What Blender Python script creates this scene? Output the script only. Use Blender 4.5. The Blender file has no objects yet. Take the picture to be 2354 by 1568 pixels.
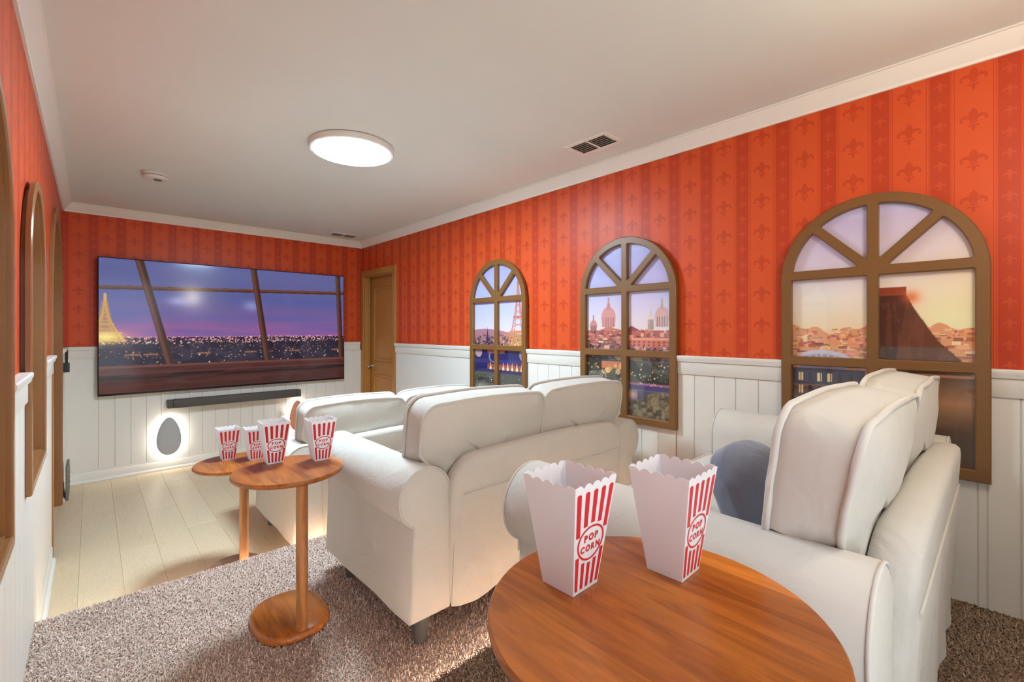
import bpy, bmesh, math, random
import numpy as np
from mathutils import Vector, noise

random.seed(7)
RNG = np.random.default_rng(11)
SC = bpy.context.scene
COL = SC.collection
PI = math.pi

# ------------------------------------------------------------------ camera
cam_d = bpy.data.cameras.new('camera')
cam_d.sensor_width = 36.0
cam_d.lens = 36.0 * 1046.0 / 2354.0
cam_d.shift_y = -25.0 / 2354.0
cam_d.clip_start = 0.02
cam = bpy.data.objects.new('camera', cam_d)
COL.objects.link(cam)
cam.location = (0.0, 0.0, 1.34)
cam.rotation_euler = (PI / 2, 0.0, -math.radians(42.75))
SC.camera = cam

# ------------------------------------------------------------------ light and exposure
SC.view_settings.view_transform = 'Standard'
SC.view_settings.look = 'None'
SC.view_settings.gamma = 1.0
SC.view_settings.use_curve_mapping = False
SC.view_settings.exposure = 0.76
LAMP = 95.0        # ceiling disc
LED = 150.0         # strips under the tier nosings
HALO = 30.0        # panels behind the wall plaques
SCREEN = 0.55
FILL_LIGHT = 36.0  # unseen fill lamp added behind the camera
world = bpy.data.worlds.new('world')
SC.world = world
world.use_nodes = True
world.node_tree.nodes['Background'].inputs[0].default_value = (0.86, 0.94, 1.0, 1)
world.node_tree.nodes['Background'].inputs[1].default_value = 1.65
SC.cycles.diffuse_bounces = 5
SC.cycles.glossy_bounces = 3
SC.cycles.max_bounces = 8
SC.cycles.adaptive_threshold = 0.04

# ------------------------------------------------------------------ room numbers
XL, XR = -0.18, 2.495
YB, YF = -0.45, 5.476
ZC = 2.44
RAIL = 1.195
T1, T2 = 0.165, 0.285      # carpeted tiers
E1, E2 = 2.655, 1.176      # their front edges
PW = 0.111                 # wainscot board


# ------------------------------------------------------------------ helpers
def srgb(r, g, b):
    def f(c):
        c /= 255.0
        return c / 12.92 if c <= 0.04045 else ((c + 0.055) / 1.055) ** 2.4
    return (f(r), f(g), f(b))


def tag(o, label=None, cat=None, group=None, kind=None):
    if label: o['label'] = label
    if cat: o['category'] = cat
    if group: o['group'] = group
    if kind: o['kind'] = kind
    return o


def empty(name, loc=(0, 0, 0), rz=0.0):
    o = bpy.data.objects.new(name, None)
    o.empty_display_size = 0.1
    o.location = loc
    o.rotation_euler = (0, 0, rz)
    COL.objects.link(o)
    return o


def link(name, me, parent=None, loc=None):
    o = bpy.data.objects.new(name, me)
    COL.objects.link(o)
    if parent: o.parent = parent
    if loc: o.location = loc
    return o


def copy_tree(o, parent=None):
    c = o.copy()
    COL.objects.link(c)
    c.parent = parent
    for ch in list(o.children):
        copy_tree(ch, c)
    return c


def text_mesh(txt, size):
    cu = bpy.data.curves.new('lettering', 'FONT')
    cu.body = txt; cu.size = size; cu.align_x = 'CENTER'; cu.align_y = 'CENTER'
    cu.offset = size * .05
    cu.resolution_u = 3
    ob = bpy.data.objects.new('lettering_source', cu)
    COL.objects.link(ob)
    dg = bpy.context.evaluated_depsgraph_get()
    me = bpy.data.meshes.new_from_object(ob.evaluated_get(dg))
    v = [tuple(p.co) for p in me.vertices]; f = [tuple(p.vertices) for p in me.polygons]
    bpy.data.objects.remove(ob); bpy.data.curves.remove(cu); bpy.data.meshes.remove(me)
    return v, f

GLYPH = {ch: text_mesh(ch, .0165) for ch in 'POCRN'}     # made while the scene is still empty


class MB:
    def __init__(s):
        s.v, s.f = [], []

    def add(s, vs, fs):
        n = len(s.v)
        s.v += [tuple(p) for p in vs]
        s.f += [tuple(i + n for i in f) for f in fs]
        return s

    def box(s, x0, x1, y0, y1, z0, z1):
        vs = [(x, y, z) for z in (z0, z1) for y in (y0, y1) for x in (x0, x1)]
        return s.add(vs, [(0, 2, 3, 1), (4, 5, 7, 6), (0, 1, 5, 4), (2, 6, 7, 3), (0, 4, 6, 2), (1, 3, 7, 5)])

    def bbox(s, x0, x1, y0, y1, z0, z1, b=0.004):
        """box with chamfered edges"""
        bm = bmesh.new()
        bmesh.ops.create_cube(bm, size=1.0)
        for v in bm.verts:
            v.co = Vector(((x0 + x1) / 2 + v.co.x * (x1 - x0), (y0 + y1) / 2 + v.co.y * (y1 - y0), (z0 + z1) / 2 + v.co.z * (z1 - z0)))
        bmesh.ops.bevel(bm, geom=bm.edges[:], offset=b, segments=2, affect='EDGES', profile=0.6)
        s.bm(bm)
        return s

    def bm(s, bm):
        bm.verts.index_update()
        s.add([v.co[:] for v in bm.verts], [[v.index for v in f.verts] for f in bm.faces])
        bm.free()
        return s

    def loft(s, loops, closed=True, cap0=True, cap1=True):
        n = len(loops[0])
        vs = [p for l in loops for p in l]
        fs = []
        for k in range(len(loops) - 1):
            for i in range(n if closed else n - 1):
                j = (i + 1) % n
                fs.append((k * n + i, k * n + j, (k + 1) * n + j, (k + 1) * n + i))
        if cap0: fs.append(tuple(reversed(range(n))))
        if cap1: fs.append(tuple((len(loops) - 1) * n + i for i in range(n)))
        return s.add(vs, fs)

    def tube(s, pts, r, n=8, closed=False):
        pts = [Vector(p) for p in pts]
        loops = []
        m = len(pts)
        prev = None
        for i, p in enumerate(pts):
            a = pts[(i - 1) % m] if (closed or i > 0) else p
            b = pts[(i + 1) % m] if (closed or i < m - 1) else p
            t = (b - a).normalized()
            if prev is None:
                up = Vector((0, 0, 1)) if abs(t.z) < 0.9 else Vector((1, 0, 0))
                u = t.cross(up).normalized()
            else:
                u = (prev - t * prev.dot(t)).normalized()
            prev = u
            w = t.cross(u)
            loops.append([p + (u * math.cos(2 * PI * k / n) + w * math.sin(2 * PI * k / n)) * r for k in range(n)])
        if closed:
            loops.append(loops[0])
            return s.loft(loops, True, False, False)
        return s.loft(loops)

    def lathe(s, prof, c=(0, 0, 0), n=32):
        """prof: list of (r, z)"""
        loops = [[(c[0] + r * math.cos(2 * PI * k / n), c[1] + r * math.sin(2 * PI * k / n), c[2] + z) for k in range(n)] for r, z in prof]
        return s.loft(loops)

    def mesh(s, name, mat=None, smooth=None):
        me = bpy.data.meshes.new(name)
        me.from_pydata(s.v, [], s.f)
        bm = bmesh.new()
        bm.from_mesh(me)
        bmesh.ops.recalc_face_normals(bm, faces=bm.faces[:])
        bm.to_mesh(me)
        bm.free()
        if mat: me.materials.append(mat)
        if smooth is not None:
            me.polygons.foreach_set('use_smooth', [True] * len(me.polygons))
            me.set_sharp_from_angle(angle=math.radians(smooth))
        me.update()
        return me

    def build(s, name, mat=None, parent=None, smooth=None, loc=None):
        return link(name, s.mesh(name, mat, smooth), parent, loc)


# ------------------------------------------------------------------ materials
class E:
    """a shader socket with arithmetic"""
    def __init__(s, nt, sock):
        s.nt, s.s = nt, sock

    def _m(s, op, *a):
        n = s.nt.nodes.new('ShaderNodeMath')
        n.operation = op
        for i, x in enumerate((s,) + a):
            if isinstance(x, E): s.nt.links.new(x.s, n.inputs[i])
            else: n.inputs[i].default_value = x
        return E(s.nt, n.outputs[0])

    def __add__(s, o): return s._m('ADD', o)
    def __sub__(s, o): return s._m('SUBTRACT', o)
    def __mul__(s, o): return s._m('MULTIPLY', o)
    def __truediv__(s, o): return s._m('DIVIDE', o)
    def lt(s, o): return s._m('LESS_THAN', o)
    def gt(s, o): return s._m('GREATER_THAN', o)
    def abs(s): return s._m('ABSOLUTE')
    def floor(s): return s._m('FLOOR')
    def mod(s, o): return s._m('FLOORED_MODULO', o)
    def mx(s, o): return s._m('MAXIMUM', o)
    def mn(s, o): return s._m('MINIMUM', o)
    def sqrt(s): return s._m('SQRT')
    def inv(s):
        n = s.nt.nodes.new('ShaderNodeMath'); n.operation = 'SUBTRACT'
        n.inputs[0].default_value = 1.0; s.nt.links.new(s.s, n.inputs[1])
        return E(s.nt, n.outputs[0])


def new_mat(name, color=(0.8, 0.8, 0.8), rough=0.5, spec=0.5, metal=0.0, coat=0.0):
    m = bpy.data.materials.new(name)
    m.use_nodes = True
    b = m.node_tree.nodes['Principled BSDF']
    b.inputs['Base Color'].default_value = (*color, 1)
    b.inputs['Roughness'].default_value = rough
    b.inputs['Specular IOR Level'].default_value = spec
    b.inputs['Metallic'].default_value = metal
    b.inputs['Coat Weight'].default_value = coat
    return m


def N(m, t): return m.node_tree.nodes.new(t)
def L(m, a, b): m.node_tree.links.new(a, b)


def mixc(m, fac, a, b):
    n = N(m, 'ShaderNodeMix')
    n.data_type = 'RGBA'
    for sock, x in ((n.inputs[0], fac), (n.inputs[6], a), (n.inputs[7], b)):
        if isinstance(x, E): L(m, x.s, sock)
        elif hasattr(x, 'is_output'): L(m, x, sock)
        elif isinstance(x, (int, float)): sock.default_value = x
        else: sock.default_value = (*x, 1)
    return n.outputs[2]


def pos(m, kind='obj'):
    if kind == 'obj':
        n = N(m, 'ShaderNodeTexCoord'); out = n.outputs['Object']
    else:
        n = N(m, 'ShaderNodeNewGeometry'); out = n.outputs['Position']
    return out


def xyz(m, vec):
    s = N(m, 'ShaderNodeSeparateXYZ')
    L(m, vec, s.inputs[0])
    return [E(m.node_tree, o) for o in s.outputs]


def noise_tex(m, vec, scale, detail=3.0, rough=0.55, dist=0.0, stretch=None):
    if stretch:
        mp = N(m, 'ShaderNodeMapping'); mp.inputs['Scale'].default_value = stretch
        L(m, vec, mp.inputs[0]); vec = mp.outputs[0]
    n = N(m, 'ShaderNodeTexNoise')
    L(m, vec, n.inputs['Vector'])
    n.inputs['Scale'].default_value = scale
    n.inputs['Detail'].default_value = detail
    n.inputs['Roughness'].default_value = rough
    n.inputs['Distortion'].default_value = dist
    return n.outputs[0]


def bump(m, h, strength=0.2, dist=0.01):
    b = N(m, 'ShaderNodeBump')
    b.inputs['Strength'].default_value = strength
    b.inputs['Distance'].default_value = dist
    L(m, h.s if isinstance(h, E) else h, b.inputs['Height'])
    L(m, b.outputs[0], m.node_tree.nodes['Principled BSDF'].inputs['Normal'])


def base(m, sock): L(m, sock, m.node_tree.nodes['Principled BSDF'].inputs['Base Color'])


def paint_mat(name, color, rough=0.45, wear=0.03, bscale=60.0, bstr=0.04, spec=0.5):
    m = new_mat(name, color, rough, spec)
    n = noise_tex(m, pos(m, 'geo'), 3.0, 4)
    dark = tuple(c * (1 - wear * 2) for c in color)
    base(m, mixc(m, E(m.node_tree, n), dark, tuple(min(1, c * (1 + wear)) for c in color)))
    bump(m, noise_tex(m, pos(m, 'geo'), bscale, 3), bstr, 0.003)
    return m


def fleur(x, y):
    """fleur-de-lis in a unit cell: x already mirrored, y in -.5 to .5; returns 0/1"""
    def circ(cx, cy, r):
        dx, dy = x - cx, y - cy
        return (dx * dx + dy * dy).lt(r * r)
    def vesica(cy, half, c):
        R = math.sqrt(c * c + half * half)
        dx, dy = x + c, y - cy
        return (dx * dx + dy * dy).lt(R * R)
    s = vesica(0.21, 0.29, 0.22)
    s = s.mx(vesica(-0.32, 0.18, 0.21))
    arch = circ(0.235, 0.02, 0.205) * circ(0.265, -0.085, 0.165).inv() * y.gt(-0.13)
    s = s.mx(arch)
    s = s.mx(circ(0.375, -0.02, 0.055))
    s = s.mx(circ(0.13, -0.27, 0.065) * circ(0.135, -0.33, 0.05).inv())
    s = s.mx((y + 0.12).abs().lt(0.035) * x.lt(0.13))
    return s


def wallpaper(name, axis, phase):
    m = new_mat(name, (0.5, 0.1, 0.04), 0.42, 0.28)
    p = pos(m, 'geo')
    c = xyz(m, p)
    s, z = c[axis], c[2]
    P, V = 0.1885, 0.158
    sx = (s - (phase - P / 2)).mod(P) - P / 2          # 0 at the wide stripe's centre
    ax = sx.abs()
    dx = (ax * -1.0) + P / 2                             # distance from the narrow stripe's centre
    zy = ((z - (2.31 - V / 2)).mod(V) - V / 2) / 0.0885
    big = fleur(ax / 0.0885, zy)
    V2 = V / 2
    zy2 = ((z - (2.31 - V2 / 2)).mod(V2) - V2 / 2) / 0.042
    small = fleur(dx / 0.042, zy2)
    wide, dark = srgb(207, 83, 39), srgb(184, 63, 30)
    col = mixc(m, dx.lt(0.030), wide, dark)
    col = mixc(m, (dx - 0.0335).abs().lt(0.0022), col, srgb(196, 73, 34))
    col = mixc(m, (dx - 0.041).abs().lt(0.0012), col, dark)
    col = mixc(m, big, col, srgb(189, 68, 32))
    col = mixc(m, small, col, srgb(196, 77, 43))
    base(m, col)
    bump(m, noise_tex(m, p, 220.0, 2), 0.05, 0.002)
    return m


def wood_mat(name, light, dark, along='x', strip=0.055, rough=0.32, rings=True):
    """glued-up boards: strips across, long grain along one axis of the object"""
    m = new_mat(name, light, rough, 0.5)
    p = pos(m)
    x, y, z = xyz(m, p)
    a, b = (x, y) if along == 'x' else (y, x)
    if along == 'z': a, b, z = z, x, y
    idx = (b / strip).floor()
    wn = N(m, 'ShaderNodeTexWhiteNoise'); wn.noise_dimensions = '1D'
    L(m, (idx + 0.37).s, wn.inputs['W'])
    rnd = E(m.node_tree, wn.outputs['Value'])
    comb = N(m, 'ShaderNodeCombineXYZ')
    L(m, (a * 2.2 + rnd * 7.0).s, comb.inputs[0]); L(m, (b * 16.0).s, comb.inputs[1]); L(m, (z * 16.0 + rnd * 3.0).s, comb.inputs[2])
    g = E(m.node_tree, noise_tex(m, comb.outputs[0], 1.6, 6, 0.62, 1.1))
    comb2 = N(m, 'ShaderNodeCombineXYZ')
    L(m, (a * 6.0 + rnd * 11.0).s, comb2.inputs[0]); L(m, (b * 120.0).s, comb2.inputs[1]); L(m, (z * 120.0).s, comb2.inputs[2])
    f = E(m.node_tree, noise_tex(m, comb2.outputs[0], 1.0, 3, 0.6))
    fac = (g * 1.5 + f * 0.35 + rnd * 0.55) - 0.72
    r = N(m, 'ShaderNodeMapRange'); L(m, fac.s, r.inputs[0])
    col = mixc(m, E(m.node_tree, r.outputs[0]), light, dark)
    base(m, col)
    bump(m, f, 0.05, 0.001)
    return m


def fabric_mat(name, color, scale=900.0, wr=0.42):
    m = new_mat(name, color, 0.92, 0.2)
    m.node_tree.nodes['Principled BSDF'].inputs['Sheen Weight'].default_value = 0.15
    p = pos(m)
    n1 = E(m.node_tree, noise_tex(m, p, 5.0, 4, 0.6, 0.6))
    n2 = E(m.node_tree, noise_tex(m, p, scale, 2, 0.6))
    base(m, mixc(m, n1 * 0.6 + n2 * 0.4, tuple(c * 0.9 for c in color), tuple(min(1, c * 1.08) for c in color)))
    w = noise_tex(m, p, 7.0, 4, 0.55, 0.8)
    bump(m, E(m.node_tree, w) * 1.0 + n2 * 0.03, wr, 0.02)
    return m


def emit_mat(name, color, strength):
    m = bpy.data.materials.new(name)
    m.use_nodes = True
    nt = m.node_tree
    nt.nodes.clear()
    e = nt.nodes.new('ShaderNodeEmission')
    e.inputs[0].default_value = (*color, 1); e.inputs[1].default_value = strength
    o = nt.nodes.new('ShaderNodeOutputMaterial')
    nt.links.new(e.outputs[0], o.inputs[0])
    return m


M = {}
M['ceiling'] = paint_mat('ceiling_paint', srgb(224, 230, 225), 0.75, 0.01, 90, 0.03)
M['white'] = paint_mat('white_paint', srgb(224, 221, 214), 0.42, 0.01, 40, 0.02)
M['crown'] = paint_mat('crown_paint', srgb(236, 233, 226), 0.5, 0.01, 40, 0.02)
M['paper_side'] = wallpaper('wallpaper_side', 1, 0.0803)
M['paper_front'] = wallpaper('wallpaper_front', 0, 0.1064)
M['brown'] = paint_mat('brown_frame_paint', srgb(122, 84, 42), 0.4, 0.05, 120, 0.05)
M['brown_left'] = paint_mat('brown_stained_frame', srgb(146, 100, 58), 0.28, 0.10, 70, 0.06)
M['door'] = paint_mat('door_paint', srgb(176, 122, 60), 0.35, 0.03, 60, 0.03)
M['chrome'] = new_mat('chrome', (0.75, 0.75, 0.75), 0.15, 0.5, 1.0)
M['black'] = new_mat('black_plastic', srgb(26, 28, 26), 0.45)
M['bezel'] = new_mat('television_bezel', srgb(40, 40, 44), 0.3, 0.5, 0.6)
M['bar'] = paint_mat('soundbar_grille', srgb(78, 74, 70), 0.6, 0.05, 900, 0.2)
M['leg'] = new_mat('dark_grey_leg', srgb(74, 76, 78), 0.4)
M['fabric'] = fabric_mat('cream_slipcover', srgb(203, 200, 192))
M['piping'] = fabric_mat('cream_piping', srgb(206, 202, 195), 900, 0.05)
M['top_wood'] = wood_mat('acacia_boards', srgb(208, 124, 46), srgb(124, 64, 16), 'y', 0.062, 0.28)
M['post_wood'] = wood_mat('pale_acacia_post', srgb(204, 150, 92), srgb(140, 86, 42), 'z', 0.5, 0.35)
M['box'] = new_mat('white_popcorn_plastic', srgb(240, 238, 240), 0.35)
M['red'] = new_mat('red_print', srgb(200, 28, 36), 0.4)
M['grey_plate'] = new_mat('grey_plate', srgb(112, 112, 104), 0.5)
M['vent_dark'] = new_mat('vent_inside', srgb(70, 64, 58), 0.8)
M['lamp'] = emit_mat('lamp_diffuser', (0.66, 0.87, 1.0), LAMP)
M['led'] = emit_mat('led_strip_light', (1.0, 0.95, 0.86), LED)
M['halo'] = emit_mat('plaque_backlight', (1.0, 0.93, 0.80), HALO)
M['fill_lamp'] = emit_mat('fill_lamp_glow', (1.0, 0.87, 0.68), FILL_LIGHT)

# translucent box plastic
def make_box_plastic():
    m = M['box']
    nt = m.node_tree
    b = nt.nodes['Principled BSDF']
    t = nt.nodes.new('ShaderNodeBsdfTranslucent')
    t.inputs[0].default_value = (0.9, 0.89, 0.9, 1)
    mx = nt.nodes.new('ShaderNodeMixShader'); mx.inputs[0].default_value = 0.3
    nt.links.new(b.outputs[0], mx.inputs[1]); nt.links.new(t.outputs[0], mx.inputs[2])
    nt.links.new(mx.outputs[0], nt.nodes['Material Output'].inputs[0])
make_box_plastic()


def pane_glass():
    m = bpy.data.materials.new('clear_pane')
    m.use_nodes = True
    nt = m.node_tree
    nt.nodes.clear()
    o = nt.nodes.new('ShaderNodeOutputMaterial')
    tr = nt.nodes.new('ShaderNodeBsdfTransparent'); tr.inputs[0].default_value = (0.97, 0.97, 0.97, 1)
    gl = nt.nodes.new('ShaderNodeBsdfGlossy'); gl.inputs['Roughness'].default_value = 0.03
    lw = nt.nodes.new('ShaderNodeLayerWeight'); lw.inputs[0].default_value = 0.5
    f5 = nt.nodes.new('ShaderNodeMath'); f5.operation = 'POWER'; f5.inputs[1].default_value = 5.0
    nt.links.new(lw.outputs['Facing'], f5.inputs[0])
    fr = nt.nodes.new('ShaderNodeMath'); fr.operation = 'MULTIPLY_ADD'; fr.inputs[1].default_value = 0.9; fr.inputs[2].default_value = 0.045
    nt.links.new(f5.outputs[0], fr.inputs[0])
    mx = nt.nodes.new('ShaderNodeMixShader')
    nt.links.new(fr.outputs[0], mx.inputs[0]); nt.links.new(tr.outputs[0], mx.inputs[1]); nt.links.new(gl.outputs[0], mx.inputs[2])
    nt.links.new(mx.outputs[0], o.inputs[0])
    return m
M['glass'] = pane_glass()


def plank_floor_mat():
    m = new_mat('pale_oak_plank', srgb(214, 200, 172), 0.38, 0.5)
    p = pos(m)
    oi = N(m, 'ShaderNodeObjectInfo')
    rnd = E(m.node_tree, oi.outputs['Random'])
    x, y, z = xyz(m, p)
    cb = N(m, 'ShaderNodeCombineXYZ')
    L(m, (x * 9.0 + rnd * 31.0).s, cb.inputs[0]); L(m, (y * 1.1 + rnd * 17.0).s, cb.inputs[1])
    g = E(m.node_tree, noise_tex(m, cb.outputs[0], 1.3, 3, 0.5, 0.6))
    rings = ((g * 26.0).mod(1.0) - 0.5).abs() * 2.0
    fine = E(m.node_tree, noise_tex(m, p, 1.0, 3, 0.6, 0, (160, 6, 1)))
    fac = rings * 0.34 + fine * 0.4 + rnd * 0.34 - 0.1
    base(m, mixc(m, fac, srgb(226, 206, 174), srgb(200, 177, 142)))
    bump(m, rings, 0.06, 0.002)
    return m
M['plank'] = plank_floor_mat()


def carpet_mat(name, color, dark):
    m = new_mat(name, color, 1.0, 0.05)
    at = N(m, 'ShaderNodeAttribute'); at.attribute_name = 'tone'
    n = E(m.node_tree, noise_tex(m, pos(m, 'geo'), 5.0, 3))
    base(m, mixc(m, E(m.node_tree, at.outputs['Fac']) * 0.95 + n * 0.6 - 0.25, dark, color))
    return m


def carpet_base_mat(name, color, dark):
    m = new_mat(name, color, 1.0, 0.05)
    n = noise_tex(m, pos(m, 'geo'), 240.0, 3, 0.7)
    base(m, mixc(m, E(m.node_tree, n), dark, color))
    bump(m, n, 0.8, 0.006)
    return m
C1, D1 = srgb(232, 210, 196), srgb(172, 146, 132)
C2, D2 = srgb(190, 166, 144), srgb(132, 108, 90)
M['carpet1'] = carpet_mat('taupe_carpet_pile', C1, D1)
M['carpet2'] = carpet_mat('brown_carpet_pile', C2, D2)
M['carpet1b'] = carpet_base_mat('taupe_carpet_backing', C1, D1)
M['carpet2b'] = carpet_base_mat('brown_carpet_backing', C2, D2)


def vcol_mat(name, emit=0.0, rough=0.35):
    m = new_mat(name, (0.5, 0.5, 0.5), rough, 0.4)
    a = N(m, 'ShaderNodeAttribute'); a.attribute_name = 'picture'
    b = m.node_tree.nodes['Principled BSDF']
    if emit:
        b.inputs['Base Color'].default_value = (0.01, 0.01, 0.01, 1)
        b.inputs['Roughness'].default_value = 0.12
        L(m, a.outputs['Color'], b.inputs['Emission Color'])
        b.inputs['Emission Strength'].default_value = emit
        m.cycles.emission_sampling = 'NONE'
    else:
        base(m, a.outputs['Color'])
    return m
M['print'] = vcol_mat('printed_view')
M['screen'] = vcol_mat('lit_screen', SCREEN)


# ------------------------------------------------------------------ 2D outlines and plates
def rounded_poly(pts, r, n=4):
    """round each corner of a polygon (list of 2D points)"""
    out = []
    m = len(pts)
    for i in range(m):
        p = Vector(pts[i]); a = (Vector(pts[i - 1]) - p); b = (Vector(pts[(i + 1) % m]) - p)
        la, lb = a.length, b.length
        ang = a.angle(b)
        if ang > PI - 0.12:
            out.append(tuple(p)); continue
        d = min(r / math.tan(ang / 2), la * 0.45, lb * 0.45)
        p0, p1 = p + a / la * d, p + b / lb * d
        for k in range(n + 1):
            t = k / n
            out.append(tuple((1 - t) ** 2 * p0 + 2 * t * (1 - t) * p + t * t * p1))
    return out


def area2(pts):
    return 0.5 * sum(pts[i - 1][0] * pts[i][1] - pts[i][0] * pts[i - 1][1] for i in range(len(pts)))


def offset_poly(pts, d):
    """move every point inward (for positive d) along the mean normal"""
    s = 1.0 if area2(pts) > 0 else -1.0
    out = []
    n = len(pts)
    for i in range(n):
        a = Vector(pts[i - 1]); p = Vector(pts[i]); b = Vector(pts[(i + 1) % n])
        t1, t2 = (p - a), (b - p)
        if t1.length < 1e-7: t1 = t2
        if t2.length < 1e-7: t2 = t1
        t1, t2 = t1.normalized(), t2.normalized()
        n1 = Vector((-t1.y, t1.x)) * s; n2 = Vector((-t2.y, t2.x)) * s
        q = n1 + n2
        k = q.length_squared
        q = q * (2.0 / k) if k > 0.4 else n1
        out.append(tuple(p + q * d))
    return out


def fill2d(loops):
    """triangles filling an outline with holes"""
    bm = bmesh.new()
    es = []
    for lp in loops:
        vs = [bm.verts.new((p[0], p[1], 0)) for p in lp]
        es += [bm.edges.new((vs[i], vs[(i + 1) % len(vs)])) for i in range(len(vs))]
    bmesh.ops.triangle_fill(bm, use_beauty=True, use_dissolve=False, edges=es)
    bm.verts.index_update()
    r = ([tuple(v.co[:2]) for v in bm.verts], [[v.index for v in f.verts] for f in bm.faces])
    bm.free()
    return r


def plate(mb, outer, holes, d0, d1, fn, ch=0.0):
    """extruded plate between depth d0 (back) and d1 (front); fn(u, v, d) -> 3D; ch chamfers the front edges"""
    front = [offset_poly(outer, ch)] + [offset_poly(h, -ch) for h in holes] if ch else [outer] + holes
    v2, f2 = fill2d(front)
    mb.add([fn(u, v, d1) for u, v in v2], f2)
    v2, f2 = fill2d([outer] + holes)
    mb.add([fn(u, v, d0) for u, v in v2], f2)
    for lp, fl in zip([outer] + holes, front):
        rings = [[fn(u, v, d0) for u, v in lp], [fn(u, v, d1 - ch) for u, v in lp]]
        if ch: rings.append([fn(u, v, d1) for u, v in fl])
        mb.loft(rings, True, False, False)
    return mb


def arch_outline(a0, a1, z0, ztop, n=28):
    r = (a1 - a0) / 2; c = (a0 + a1) / 2; zs = ztop - r
    return [(a0, z0), (a1, z0)] + [(c + r * math.cos(PI * k / n), zs + r * math.sin(PI * k / n)) for k in range(n + 1)]


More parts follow.
